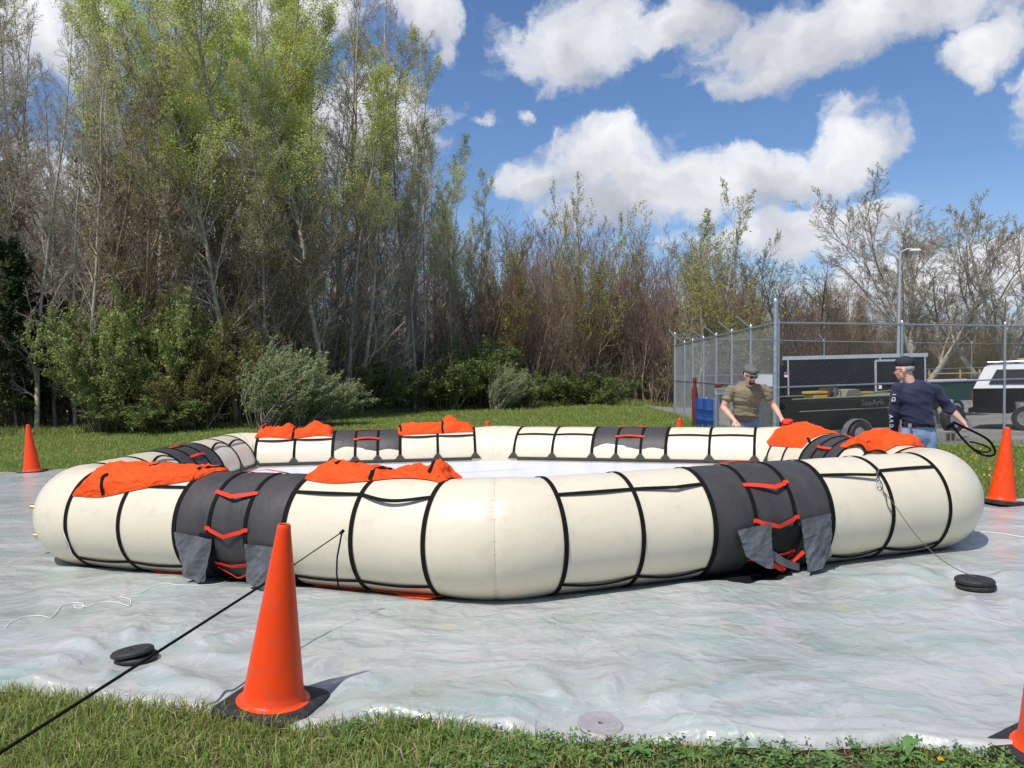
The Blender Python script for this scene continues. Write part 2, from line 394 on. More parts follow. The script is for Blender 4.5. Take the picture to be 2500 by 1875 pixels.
M['bark_pale'] = mat('pale_grey_bark', (0.43, 0.37, 0.29), 0.9, var=0.4, vscale=6, obj_var=0.4)
M['far_bark'] = mat('pale_far_bark', (0.44, 0.36, 0.275), 0.9, var=0.4, vscale=6)
M['leaf_silver'] = leafmat('grey_green_leaf', (0.34, 0.41, 0.19), 0.25)
M['leaf_dark'] = leafmat('dark_evergreen_leaf', (0.035, 0.06, 0.02), 0.15)
M['leaf_red'] = leafmat('red_buds', (0.16, 0.05, 0.045), 0.3)
M['grass'] = leafmat('grass_blade', (0.27, 0.36, 0.085), 0.4, 0.5, patch=(1.6, .38, (0.42, 0.37, 0.14), .5, (0.12, 0.19, 0.045)))
M['grass_far'] = leafmat('lawn_blade', (0.27, 0.345, 0.085), 0.38, 0.45, patch=(.45, .55, (0.38, 0.38, 0.13), .5, (0.15, 0.23, 0.05)))
M['clover'] = leafmat('clover_leaf', (0.16, 0.27, 0.08), 0.3, 0.45)
M['weed'] = leafmat('weed_leaf', (0.16, 0.265, 0.085), 0.3, 0.35)
M['straw'] = leafmat('dry_straw', (0.46, 0.35, 0.20), 0.2, 0.4)
M['dandelion'] = mat('dandelion_yellow', (0.85, 0.5, 0.02), 0.7)
M['purple'] = mat('purple_flower', (0.12, 0.02, 0.05), 0.7)

def ground_material():
    m, g, p = principled('lawn_soil'); p.inputs['Roughness'].default_value = 0.95; p.inputs['Specular IOR Level'].default_value = 0.1
    ge = g.add('ShaderNodeNewGeometry'); pos = ge.outputs['Position']
    n1 = g.noise(pos, 0.35, 5, 0.6); n2 = g.noise(pos, 6.0, 8, 0.7); n3 = g.noise(pos, 60.0, 6, 0.7)
    a = g.ramp(n1, [(0.3, (0.11, 0.155, 0.035)), (0.55, (0.15, 0.20, 0.045)), (0.75, (0.19, 0.205, 0.06))])
    b = g.mix(g.ramp(n2, [(0.4, 0.0), (0.75, 0.55)]), a, (0.045, 0.075, 0.012))
    c = g.mix(g.ramp(n3, [(0.55, 0.0), (0.8, 0.5)]), b, (0.15, 0.135, 0.05))
    # bare thatch in the strip close to the sheet
    sp = g.add('ShaderNodeSeparateXYZ'); g.link(pos, sp.inputs[0])
    near = g.math('SUBTRACT', 1.0, g.math('MULTIPLY', g.math('SUBTRACT', sp.outputs[1], 5.0), 1.0), clamp=True)
    th = g.ramp(n2, [(0.3, (0.045, 0.055, 0.02)), (0.6, (0.10, 0.085, 0.042)), (0.8, (0.20, 0.15, 0.08))])
    c = g.mix(near, c, th)
    g.link(c, p.inputs['Base Color'])
    bp = g.add('ShaderNodeBump'); bp.inputs['Strength'].default_value = 0.8; bp.inputs['Distance'].default_value = 0.05
    g.link(g.math('ADD', n2, n3), bp.inputs['Height']); g.link(bp.outputs[0], p.inputs['Normal'])
    return m
def gravel_material():
    m, g, p = principled('grey_gravel'); p.inputs['Roughness'].default_value = 0.95
    ge = g.add('ShaderNodeNewGeometry'); pos = ge.outputs['Position']
    n1 = g.noise(pos, 0.8, 6, 0.65); n2 = g.noise(pos, 22.0, 6, 0.8)
    a = g.ramp(n1, [(0.3, (0.19, 0.175, 0.155)), (0.7, (0.33, 0.31, 0.285))])
    b = g.mix(g.ramp(n2, [(0.45, 0.0), (0.6, 0.6)]), a, (0.10, 0.095, 0.085))
    g.link(b, p.inputs['Base Color'])
    bp = g.add('ShaderNodeBump'); bp.inputs['Strength'].default_value = 0.7; bp.inputs['Distance'].default_value = 0.03
    g.link(n2, bp.inputs['Height']); g.link(bp.outputs[0], p.inputs['Normal'])
    return m
def sheet_material():
    m, g, p = principled('clear_plastic_sheeting')
    ge = g.add('ShaderNodeNewGeometry'); pos = ge.outputs['Position']
    warp = g.noise(pos, 1.1, 4, 0.6, out=1)
    wv = g.add('ShaderNodeVectorMath', operation='MULTIPLY_ADD'); g.link(warp, wv.inputs[0]); wv.inputs[1].default_value = (0.9, 0.9, 0); g.link(pos, wv.inputs[2])
    st = g.mapping(wv.outputs[0], scale=(0.62, 1.6, 1), rot=(0, 0, R(12)))
    st2 = g.mapping(wv.outputs[0], scale=(1.3, 0.5, 1), rot=(0, 0, R(35)))
    n1 = g.noise(st, 1.0, 8, 0.6, 0.25); n2 = g.noise(st, 2.9, 8, 0.62, 0.3); n3 = g.noise(st2, 1.5, 8, 0.62, 0.3)
    base = g.ramp(n1, [(0.28, (0.275, 0.315, 0.270)), (0.42, (0.365, 0.400, 0.365)), (0.55, (0.430, 0.447, 0.430)), (0.70, (0.500, 0.500, 0.480))])
    base = g.mix(g.ramp(n3, [(0.50, 0.0), (0.64, 0.75)]), base, (0.47, 0.44, 0.435))
    base = g.mix(g.ramp(n2, [(0.50, 0.0), (0.66, 0.7)]), base, (0.27, 0.36, 0.325))
    n6 = g.noise(wv.outputs[0], 2.7, 6, 0.6, 0.5)
    base = g.mix(g.ramp(n6, [(0.60, 0.0), (0.72, 0.5)]), base, (0.52, 0.47, 0.36))
    # thin creases: pale highlight lines painted into the colour, then darker lines
    rd = g.math('ABSOLUTE', g.math('SUBTRACT', g.noise(st, 3.2, 4, 0.5, 0.5), 0.5))
    base = g.mix(g.ramp(rd, [(0.0, 0.35), (0.02, 0.0)]), base, (0.55, 0.58, 0.61))
    rd2 = g.math('ABSOLUTE', g.math('SUBTRACT', g.noise(st2, 2.6, 4, 0.5, 0.4), 0.5))
    base = g.mix(g.ramp(rd2, [(0.0, 0.22), (0.02, 0.0)]), base, (0.29, 0.31, 0.33))
    # cut grass, grit and dandelions pressed against the film
    sp = g.noise(pos, 55.0, 3, 0.5); cl = g.noise(pos, 1.7, 4, 0.6)
    base = g.mix(g.math('MULTIPLY', g.ramp(sp, [(0.665, 0.0), (0.70, 0.7)]), g.ramp(cl, [(0.42, 0.0), (0.6, 1.0)])), base, (0.13, 0.16, 0.12))
    yd = g.noise(pos, 9.0, 2, 0.4)
    base = g.mix(g.ramp(yd, [(0.80, 0.0), (0.83, 0.75)]), base, (0.70, 0.52, 0.16))
    g.link(base, p.inputs['Base Color'])
    g.link(g.ramp(n2, [(0.3, 0.24), (0.7, 0.5)]), p.inputs['Roughness'])
    p.inputs['Coat Weight'].default_value = 0.35; p.inputs['Coat Roughness'].default_value = 0.12
    vo = g.add('ShaderNodeTexVoronoi'); vo.inputs['Scale'].default_value = 2.4; g.link(st, vo.inputs['Vector'])
    vo2 = g.add('ShaderNodeTexVoronoi'); vo2.inputs['Scale'].default_value = 7.0; g.link(st2, vo2.inputs['Vector'])
    facet = g.math('ADD', g.math('MULTIPLY', vo.outputs['Distance'], 0.60), g.math('MULTIPLY', vo2.outputs['Distance'], 0.30))
    h = g.math('ADD', g.math('ADD', g.math('MULTIPLY', n1, 0.22), facet), g.math('ADD', g.math('MULTIPLY', rd, -0.6), g.math('ADD', g.math('MULTIPLY', rd2, -0.5), g.math('MULTIPLY', g.noise(st, 14.0, 5, 0.55, 0.2), 0.09))))
    bp = g.add('ShaderNodeBump'); bp.inputs['Strength'].default_value = 0.62; bp.inputs['Distance'].default_value = 0.05
    g.link(h, bp.inputs['Height']); g.link(bp.outputs[0], p.inputs['Normal']); g.link(bp.outputs[0], p.inputs['Coat Normal'])
    return m
def canopy_material():
    m, g, p = principled('orange_canopy_fabric'); p.inputs['Roughness'].default_value = 0.65; p.inputs['Specular IOR Level'].default_value = 0.2
    tc = g.add('ShaderNodeTexCoord'); v = tc.outputs['Object']
    n = g.noise(v, 5.0, 6, 0.6); g.link(g.ramp(n, [(0.3, (0.84, 0.072, 0.008)), (0.7, (0.95, 0.100, 0.012))]), p.inputs['Base Color'])
    r1 = g.math('ABSOLUTE', g.math('SUBTRACT', g.noise(g.mapping(v, scale=(1, 1, 1.6), rot=(0, .5, .6)), 5.5, 3, 0.5, 1.1), 0.5))
    r2 = g.math('ABSOLUTE', g.math('SUBTRACT', g.noise(g.mapping(v, scale=(1.3, .7, 1), rot=(.3, 0, 2.1)), 9.0, 4, 0.55, 0.9), 0.5))
    h = g.math('ADD', g.math('POWER', r1, 0.6), g.math('MULTIPLY', g.math('POWER', r2, 0.6), 0.55))
    bp = g.add('ShaderNodeBump'); bp.inputs['Strength'].default_value = 0.5; bp.inputs['Distance'].default_value = 0.045
    g.link(h, bp.inputs['Height']); g.link(bp.outputs[0], p.inputs['Normal'])
    return m
M['canopy'] = canopy_material()
M['ground'] = ground_material(); M['gravel'] = gravel_material(); M['sheet'] = sheet_material()

# ------------------------------------------------------------------ ground
def gz(x, y):
    return -0.35 * sstep(y, 15.5, 22) * sstep(x, 4.8, 9)
def build_ground():
    xs = np.concatenate([[-600, -250, -120, -60, -35], np.arange(-24, 46, 0.5), [50, 60, 90, 150, 300, 600]])
    ys = np.concatenate([[-60, -20, -8, -3], np.arange(0, 62, 0.5), [66, 75, 100, 160, 300, 700, 1200]])
    X, Y = np.meshgrid(xs, ys, indexing='ij')
    G = np.stack([X, Y, gz(X, Y)], -1)
    b = MB(); b.grid(G.transpose(1, 0, 2))
    b.build('ground', M['ground'], kind='structure', angle=None)
    L = [(6.0, 17.9), (6.15, 20), (6.5, 24), (7.0, 30), (8.5, 38), (12, 46)]
    N_ = 60
    top = np.array([(5.9, 18.3), (8.9, 17.25), (9.9, 15.7), (14, 13.6), (45, 9.5)])
    t = np.linspace(0, 1, 90)
    seg = np.interp(t, [0, .15, .22, .4, 1], range(5))
    fx = np.interp(seg, range(5), top[:, 0]); fy = np.interp(seg, range(5), top[:, 1]) + 0.25 * (fbm(seg * 9, seg * 0) - .5)
    lx = np.interp(t, np.linspace(0, 1, 6), [6.4, 9, 14, 20, 30, 45]); ly = np.full_like(t, 47.0)
    s = np.linspace(0, 1, 60)[:, None] ** 1.3
    X = fx[None] * (1 - s) + lx[None] * s; Y = fy[None] * (1 - s) + ly[None] * s
    b = MB(); b.grid(np.stack([X, Y, gz(X, Y) + 0.012], -1)); b.build('gravel_yard', M['gravel'], kind='structure', angle=None)
build_ground()

# ------------------------------------------------------------------ raft geometry
RR = 0.427
CN = np.array([(-0.14, 5.97), (3.82, 7.38), (3.50, 10.60), (-0.20, 11.95), (-3.92, 11.62), (-3.96, 7.46)])
CEN = CN.mean(0)
SIDES = []
for i in range(6):
    a, b = CN[i], CN[(i + 1) % 6]; d = b - a; L = np.linalg.norm(d); d = d / L
    n = np.array([d[1], -d[0]]);
    if n @ (a - CEN) < 0: n = -n
    g = 0.37; q = (L - 2 * g) / 3.75                      # cells: 0.66 0.66 | .37 .37 .37 | .66 .66 (relative)
    a_, b_ = 0.65, 0.385
    k = (L - 2 * g) / (4 * a_ + 3 * b_)
    ts = [g]
    for c in (a_, a_, b_, b_, b_, a_, a_): ts.append(ts[-1] + c * k)
    SIDES.append(dict(a=a, d=d, n=n, L=L, ts=ts))
def side_rad(S, t):
    ts = S['ts']; r = RR
    for j in range(7):
        if ts[j] <= t <= ts[j + 1]:
            u = (t - ts[j]) / (ts[j + 1] - ts[j]); r = RR * (1 + 0.012 * math.sin(math.pi * u) - 0.006)
    return r
def P(si, t, phi, off=0.0):
    """point on side si, t metres from its first corner, phi degrees up from outward; off = height above the skin"""
    S = SIDES[si]; r = side_rad(S, t) + off
    c = S['a'] + S['d'] * t; p = R(phi)
    x = c + S['n'] * math.cos(p) * r; z = RR + math.sin(p) * r
    return np.array([x[0], x[1], max(z, 0.012 + off * 0.5)])
def Nrm(si, phi):
    n = SIDES[si]['n']; p = R(phi); return np.array([n[0] * math.cos(p), n[1] * math.cos(p), math.sin(p)])
raft = empty('inflatable_life_raft', (CEN[0], CEN[1], 0), label='cream six-sided inflatable life raft with black straps and charcoal boarding panels', cat='life raft')
RO = np.array([CEN[0], CEN[1], 0.0])
def rbuild(b, name, mats, parent=None, **kw):
    b.v = [v - RO for v in b.v]
    return b.build(name, mats, parent if parent is not None else raft, **kw)

def build_tube():
    secs = []
    NA = 72
    Lf = 0.33
    for i in range(6):
        S = SIDES[i]
        # straight stations
        st = [Lf]
        for j in range(7):
            u = np.linspace(S['ts'][j], S['ts'][j + 1], 9)
            st += list(u if j == 0 else u[1:])
        st.append(S['L'] - Lf)
        for t in st:
            secs.append((S['a'] + S['d'] * t, S['n'], side_rad(S, t), 0))
        T = SIDES[(i + 1) % 6]; c0 = S['a'] + S['d'] * (S['L'] - Lf); c1 = T['a'] + T['d'] * Lf; cm = T['a']
        ang = math.acos(np.clip(S['d'] @ T['d'], -1, 1)); rho = Lf / math.tan(ang / 2)
        ctr = c0 - S['n'] * rho
        a0 = math.atan2(S['n'][1], S['n'][0]); a1 = math.atan2(T['n'][1], T['n'][0])
        da = (a1 - a0 + math.pi) % (2 * math.pi) - math.pi
        for u in (0.08, 0.18, 0.28, 0.37, 0.44, 0.48, 0.5, 0.52, 0.56, 0.63, 0.72, 0.82, 0.92):
            al = a0 + da * u; n = np.array([math.cos(al), math.sin(al)])
            bul = 1 + 0.035 * math.sin(math.pi * u) - (0.017 if abs(u - .5) < .001 else (0.008 if abs(u - .5) < .03 else 0))
            secs.append((ctr + n * rho, n, RR * bul, 1 if abs(u - .5) < .05 else 0))
    G = np.zeros((len(secs) + 1, NA, 3)); an = np.arange(NA) * 2 * math.pi / NA
    for i, (c, n, r, crease) in enumerate(secs):
        rr = np.full(NA, r)
        if crease:
            rr += 0.004 * (NR.rand(NA) - .5)
        G[i, :, 0] = c[0] + n[0] * np.cos(an) * rr; G[i, :, 1] = c[1] + n[1] * np.cos(an) * rr
        G[i, :, 2] = np.maximum(RR + np.sin(an) * rr, 0.010)
    G[-1] = G[0]
    b = MB(); b.grid(G, wrap=True); rbuild(b, 'buoyancy_tube', M['tube'], angle=None)
    # corner weld seams: thin taped strips with little puckers
    for i in range(6):
        S, T = SIDES[i - 1], SIDES[i]
        n = S['n'] + T['n']; n /= np.linalg.norm(n)
        ang = math.acos(np.clip(S['d'] @ T['d'], -1, 1)); rho = Lf / math.tan(ang / 2)
        c0 = S['a'] + S['d'] * (S['L'] - Lf); ctr = c0 - S['n'] * rho; c = ctr + n * rho
        r = RR * 1.018 + 0.0035; ph = np.radians(np.linspace(-75, 150, 60))
        pts = np.stack([c[0] + n[0] * np.cos(ph) * r, c[1] + n[1] * np.cos(ph) * r, RR + np.sin(ph) * r], 1)
        nr = np.stack([n[0] * np.cos(ph), n[1] * np.cos(ph), np.sin(ph)], 1)
        b = MB(); b.ribbon(pts, 0.006, nr, 0.0012)
        tn = np.array([-n[1], n[0], 0])
        for q in range(6, 44):
            if NR.rand() < .45:
                w = 0.012 + 0.03 * NR.rand(); p = pts[q] + nr[q] * 0.001
                b.ribbon([p - tn * w * .5, p, p + tn * w * .5], [0.001, 0.0025, 0.001], nr[q], 0.0012)
        rbuild(b, 'corner_seam', M['tube'])
build_tube()

SKIRT = 0.0025
def ring_strap(si, t, w=0.036, off=SKIRT, name='girth_strap', mt='web', p0=-88, p1=176):
    b = MB(); ph = np.linspace(p0, p1, 64)
    pts = [P(si, t, p, off) for p in ph]; nr = [Nrm(si, p) for p in ph]
    b.ribbon(pts, w, nr, 0.0035); rbuild(b, name, M[mt])
for si in range(6):
    for j, t in enumerate(SIDES[si]['ts']):
        ring_strap(si, t, 0.040 if j in (2, 5) else 0.034, off=0.0085 if j in (3, 4) else 0.006)
# grab lines running along the tube, slack in places
def grab_line(si, j, phi, sag, lift, w=0.028, kink=None):
    S = SIDES[si]; t0, t1 = S['ts'][j], S['ts'][j + 1]; n = 17
    pts, nr = [], []
    for q in range(n):
        u = q / (n - 1)
        s = math.sin(math.pi * u) if kink is None else max(0, 1 - abs(u - kink) / (kink if u < kink else 1 - kink))
        pts.append(P(si, t0 + (t1 - t0) * u, phi - sag * s, 0.006 + lift * s)); nr.append(Nrm(si, phi - sag * s))
    b = MB(); b.ribbon(pts, w, nr, 0.0035); rbuild(b, 'grab_line', M['web'])
for si in range(6):
    for j in (0, 1, 5, 6):
        up, lo, inn = (NR.uniform(0, 2.5), 0.004, None), (NR.uniform(0, 2), 0.004, None), (NR.uniform(0, 4), 0.006, None)
        if (si, j) == (5, 6): up = (9.5, 0.03, None)          # visible slack by the front corner
        elif (si, j) == (5, 5): up = (2.0, 0.01, None)
        elif (si, j) == (0, 1): up = (4.5, 0.02, 0.55)
        elif (si, j) == (0, 0): up = (1.5, 0.008, None)
        elif (si, j) == (0, 5): up = (9.0, 0.035, 0.86)       # pulled down by the tether clip
        elif (si, j) == (0, 6): up = (0.3, 0.004, None)
        elif si in (2, 3) and j in (5, 1): up = (3, .01, None)
        grab_line(si, j, 51, *up[:2], kink=up[2])
        grab_line(si, j, -43, NR.uniform(1, 6) if si == 0 else lo[0], 0.012 if si == 0 else lo[1])
        if si == 2: inn = (NR.uniform(0, 1), .004, None)
        if si == 3: inn = (NR.uniform(1, 5), .01, None)
        if si in (4, 1): inn = (NR.uniform(4, 9), 0.025, None)
        grab_line(si, j, 128, -inn[0] if si in (3,) else inn[0], inn[1])

# boarding panels
def panel_sheet(si, t0, t1, p0, p1, off, name, mt, nt=14, npn=60, wr=0.002, lobe=None):
    G = np.zeros((nt, npn, 3))
    for i in range(nt):
        for j in range(npn):
            u, v = i / (nt - 1), j / (npn - 1)
            phi = p0 + (p1 - p0) * v; t = t0 + (t1 - t0) * u
            if lobe: phi = p0 + (p1 - lobe(u) - p0) * v
            e = min(u, 1 - u) * 14
            o = off + wr * (fbm(t * 9 + si * 7, phi * 0.035 + 3, 3) - .3) * min(1, e)
            G[i, j] = P(si, t, phi, o)
    b = MB(); b.grid(G); rbuild(b, name, M[mt])
def ladder_rung(si, phi, sag=6, out=0.03, w=0.03, skew=0.0, slack=None):
    S = SIDES[si]; t0, t1 = S['ts'][3], S['ts'][4]; n = 15; pts, nr = [], []
    ex = 0.03
    for q in range(n):
        u = q / (n - 1); s = max(0.0, 1 - abs(u - (0.5 + skew)) / 0.5) if slack is None else slack(u)
        uu = -ex / (t1 - t0) + (1 + 2 * ex / (t1 - t0)) * u
        if u < .08 or u > .92: s = 0
        pts.append(P(si, t0 + (t1 - t0) * uu, phi - sag * s, 0.012 + out * s)); nr.append(Nrm(si, phi - sag * s - 12 * s))
    b = MB(); b.ribbon(pts, w, nr, 0.003); rbuild(b, 'ladder_rung', M['rung'])
for si in range(6):
    ts = SIDES[si]['ts']
    inner_end = 157 if si in (2, 3) else 160
    if si in (2, 3):
        ds = (lambda u: 9 * abs(math.sin(u * 5.2 + .9)) ** 2 * (u > .55) + 3 * math.sin(u * 9) ** 2)
    else: ds = (lambda u: 2 * math.sin(u * 7))
    panel_sheet(si, ts[2] + .004, ts[5] - .004, -86, inner_end, 0.0022, 'boarding_panel', 'wrap', wr=0.010 if si in (2, 3) else 0.005, nt=26, lobe=ds)
    for phi, sg, ou in ((97, 3, .012), (132, 4, .02)):
        ladder_rung(si, phi, sg * rnd.uniform(-1, 1.2), ou)
    if si in (0, 5):
        ladder_rung(si, 46 if si == 5 else 45, 8, 0.035, 0.032, skew=0.02 if si == 5 else 0.08)
        ladder_rung(si, 7, 7, 0.03, 0.03)
        ladder_rung(si, -30, 2, 0.02, 0.03); ladder_rung(si, -36, 8, 0.05, 0.02, skew=.1)
        ladder_rung(si, -62, 10, 0.06, 0.03, skew=-.2)
    else:
        ladder_rung(si, 50, 8, 0.03); ladder_rung(si, 5, 8, 0.03)

# loose grey flaps hanging off the outer face of the two near boarding panels
def hanging_flap(si, outline_top, outline_bot, name='hanging_flap', amp=0.02, seed=0):
    """outline_top/bot: lists of (t, z, outward distance from tube axis)"""
    n, m = 40, 46
    tt = np.array(outline_top, float); bb = np.array(outline_bot, float)
    S = SIDES[si]; G = np.zeros((n, m, 3))
    for i in range(n):
        u = i / (n - 1)
        a = np.array([np.interp(u, np.linspace(0, 1, len(tt)), tt[:, k]) for k in range(3)])
        c = np.array([np.interp(u, np.linspace(0, 1, len(bb)), bb[:, k]) for k in range(3)])
        for j in range(m):
            v = j / (m - 1); p = a * (1 - v) + c * v
            skin = math.sqrt(max(0.0, (RR) ** 2 - min(RR, abs(p[1] - RR)) ** 2)) + 0.018
            dist = max(p[2], skin)
            dist += amp * (v + .25) * (ridge(p[0] * 5 + seed + v * 1.2, p[1] * 2.3 + v * .5 + seed, 3) - .3) + .014 * ridge(p[0] * 9 + seed + v * 3, p[1] * 7 - v * 2, 2) + 0.014 * (fbm(p[0] * 14 + seed, p[1] * 12, 3) - .5)
            xy = S['a'] + S['d'] * p[0] + S['n'] * dist
            G[i, j] = (xy[0], xy[1], max(p[1], 0.03))
    b = MB(); b.grid(G); rbuild(b, name, M['flap'])
ts = SIDES[5]['ts']           # side 5 runs left corner -> front corner
hanging_flap(5, [(ts[2] + .03, .44, .45), (ts[3] + .06, .40, .46)], [(ts[2] + .13, .10, .45), (ts[2] + .26, .06, .47), (ts[3] + 0.0, .08, .48)], amp=.05, seed=2)
hanging_flap(5, [(ts[4] + .02, .385, .46), (ts[5] - .02, .37, .45)], [(ts[4] + .04, .11, .46), (ts[4] + .2, .05, .46), (ts[5] - .06, .07, .44)], amp=.05, seed=9)
panel_sheet(5, ts[3] - .08, ts[3] + .05, -70, 2, 0.014, 'black_backing', 'wrapback', nt=6, npn=20, wr=.01)
ts = SIDES[0]['ts']           # side 0 runs front corner -> right corner
hanging_flap(0, [(ts[2] + .16, .43, .46), (ts[3] + .10, .46, .47)], [(ts[3] - .16, .24, .52), (ts[3] + .04, .13, .50), (ts[3] + .10, .12, .49)], amp=.035, seed=5)
hanging_flap(0, [(ts[4] + .03, .46, .455), (ts[5] - .04, .49, .45)], [(ts[4] + .05, .06, .50), (ts[4] + .20, .07, .47), (ts[5] - .03, .17, .45)], amp=.05, seed=14)
panel_sheet(0, ts[3] - .02, ts[4] + .05, -70, -2, 0.012, 'black_backing', 'wrapback', nt=8, npn=20, wr=.012)
def free_strap(pts, w, mt, name, nrm=(0, -1, .3), smooth=5, thick=.003):
    pts = np.array(pts, float); k = len(pts); u = np.linspace(0, k - 1, k * smooth)
    q = np.stack([np.interp(u, range(k), pts[:, i]) for i in range(3)], 1)
    for _ in range(3): q[1:-1] = (q[:-2] + 2 * q[1:-1] + q[2:]) / 4
    b = MB(); b.ribbon(q, w, np.array(nrm) / np.linalg.norm(nrm), thick); rbuild(b, name, M[mt])
# rungs spilling onto the sheet below the right-hand near panel
S0 = SIDES[0]; n3 = np.array([*S0['n'], 0])
free_strap([P(0, ts[4] - .33, -28, .05), P(0, ts[4] - .10, -42, .12), P(0, ts[4] - .02, -58, .16), P(0, ts[4] + .02, -72, .18), P(0, ts[4] + .07, -80, .10)], .035, 'rung', 'ladder_rung')
free_strap([P(0, ts[4] + .1, -30, .03), P(0, ts[4] - .02, -42, .06), P(0, ts[4] - .28, -38, .05)], .03, 'rung', 'ladder_rung')
free_strap([P(0, ts[4] - .30, -20, .03), P(0, ts[4] - .12, -34, .08), P(0, ts[4] + .08, -48, .12)], .06, 'flap', 'loose_strap')
ts5 = SIDES[5]['ts']
free_strap([P(5, ts5[3] + .02, -60, .05), P(5, ts5[3] + .08, -84, .10), P(5, ts5[4] - .1, -78, .13), P(5, ts5[4] + .1, -86, .12)], .035, 'rung', 'ladder_rung')
# black ground mat of the boarding ladders
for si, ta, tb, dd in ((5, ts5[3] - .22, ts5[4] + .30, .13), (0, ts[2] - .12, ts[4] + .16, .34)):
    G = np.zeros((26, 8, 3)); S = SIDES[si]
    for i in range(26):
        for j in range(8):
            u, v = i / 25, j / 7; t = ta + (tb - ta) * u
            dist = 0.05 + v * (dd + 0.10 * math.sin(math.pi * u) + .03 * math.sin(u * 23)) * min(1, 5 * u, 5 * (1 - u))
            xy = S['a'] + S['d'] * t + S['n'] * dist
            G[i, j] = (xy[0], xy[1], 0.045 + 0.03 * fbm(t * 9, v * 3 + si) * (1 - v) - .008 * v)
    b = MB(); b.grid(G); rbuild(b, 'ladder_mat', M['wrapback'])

# floor with raised seams, black edging and triangular gussets
ZF = RR - 0.02
def build_floor():
    inner = []
    for i in range(6):
        S, T = SIDES[i - 1], SIDES[i]
        A = np.array([S['n'], T['n']]); rhs = np.array([S['n'] @ S['a'] - RR + .05, T['n'] @ T['a'] - RR + .05])
        inner.append(np.linalg.solve(A, rhs))
    inner = np.array(inner)
    b = MB(); rings = 14; per = 20
    G = []
    for q in range(rings + 1):
        f = q / rings; row = []
        for i in range(6):
            for j in range(per):
                e = inner[i] * (1 - j / per) + inner[(i + 1) % 6] * (j / per)
                p = CEN + (e - CEN) * f
                row.append((p[0], p[1], ZF - 0.05 * (1 - f ** 3) + 0.006 * fbm(p[0] * 1.6, p[1] * 1.6)))
        G.append(row)
    b.grid(np.array(G), wrap=True); rbuild(b, 'raft_floor', M['floor'], angle=None)
    b = MB()
    for k, hw in ((-.7, 2.5), (.55, 2.9), (1.5, 2.0)):
        b.bar((CEN[0] - hw, CEN[1] + k - .27 * hw, ZF - .028), (CEN[0] + hw, CEN[1] + k + .27 * hw, ZF - .028), .012, .004)
    rbuild(b, 'floor_seam', M['floor'])
    for si in range(6):
        S = SIDES[si]; pts = []
        for t in np.linspace(.42, S['L'] - .42, 24):
            pts.append(P(si, t, 177, .006))
        b = MB(); b.ribbon(pts, .045, Nrm(si, 180), .004); rbuild(b, 'floor_edging', M['gusset'])
        for t in S['ts']:
            b = MB(); h = .085; w = .085
            q = [P(si, t - w, 177, .011), P(si, t + w, 177, .011), P(si, t + .016, 177 - math.degrees(h / RR), .011), P(si, t - .016, 177 - math.degrees(h / RR), .011)]
            nn = Nrm(si, 172) * .004
            b.raw(np.array(q + [x + nn for x in q]), [(0, 1, 2, 3), (7, 6, 5, 4), (0, 4, 5, 1), (1, 5, 6, 2), (2, 6, 7, 3), (3, 7, 4, 0)])
            rbuild(b, 'strap_gusset', M['gusset'], smooth=False)
build_floor()

# folded orange canopy fabric lying along the tube
def canopy(si, t0, t1, lo, hi, hgt, seed, straps=(), nt=110, npn=54, base=0.008):
    """lo(u), hi(u): phi limits; hgt(u, v): loft in metres"""
    G = np.zeros((nt, npn, 3))
    for i in range(nt):
        u = i / (nt - 1); a, c = lo(u), hi(u)
        for j in range(npn):
            v = j / (npn - 1)
            e = 2.6 * (fbm(u * 5 + seed, 2.3 * v + seed, 2) - .5)
            phi = a + (c - a) * v + e * 2.5 * math.sin(math.pi * v)
            t = t0 + (t1 - t0) * u + 0.05 * (fbm(v * 4 + seed, u * 2, 2) - .5) * (1 if 0.04 < u < .96 else 2.2)
            edge = min(1, v * 7, (1 - v) * 7, u * 16, (1 - u) * 16)
            sk = u * (t1 - t0)
            fold = .55 * fbm(sk * 3.0 + v * 2.2 + seed, v * 2.6 - sk * 1.4 + seed * 2, 2) + .45 * ridge(sk * 2.0 + v * 1.5 + seed, v * 2.0 - sk * 1.6 + seed, 2)
            fine = .6 * ridge(sk * 4.2 - v * 3 + seed, v * 3.4 + sk * 2 + seed, 2) + .4 * ridge(sk * 9 + v * 5 + seed, v * 6 - sk * 4 + seed, 2)
            o = base + max(edge, .0) ** .6 * (hgt(u, v) * (0.42 + .85 * fold) + 0.045 * (fine - .2) + 0.010)
            G[i, j] = P(si, t, phi, o)
    b = MB(); b.grid(G); o_ = rbuild(b, 'folded_canopy', M['canopy'], angle=None)
    for us, vs0, vs1, slant in straps:
        idx = [(min(nt - 1, max(0, int((us + slant * (q / 20)) * (nt - 1)))), int((vs0 + (vs1 - vs0) * q / 20) * (npn - 1))) for q in range(21)]
        pts = np.array([G[i, j] for i, j in idx])
        for _ in range(2): pts[1:-1] = (pts[:-2] + 2 * pts[1:-1] + pts[2:]) / 4
        nr = []
        for i, j in idx:
            i2, j2 = min(i, nt - 2), min(j, npn - 2)
            nn = np.cross(G[i2 + 1, j2] - G[i2, j2], G[i2, j2 + 1] - G[i2, j2]); nn /= max(np.linalg.norm(nn), 1e-9)
            ax = SIDES[si]['a'] + SIDES[si]['d'] * (t0 + (t1 - t0) * i / nt)
            outw = G[i, j] - np.array([ax[0], ax[1], RR])
            if nn @ outw < 0: nn = -nn
            nr.append(nn)
        b = MB(); b.ribbon(pts + np.array(nr) * .004, .03, np.array(nr), .004)
        b.v = [v - RO for v in b.v]; b.build('canopy_webbing', M['web'], o_)
t5, t3, t1_ = SIDES[5]['ts'], SIDES[3]['ts'], SIDES[1]['ts']
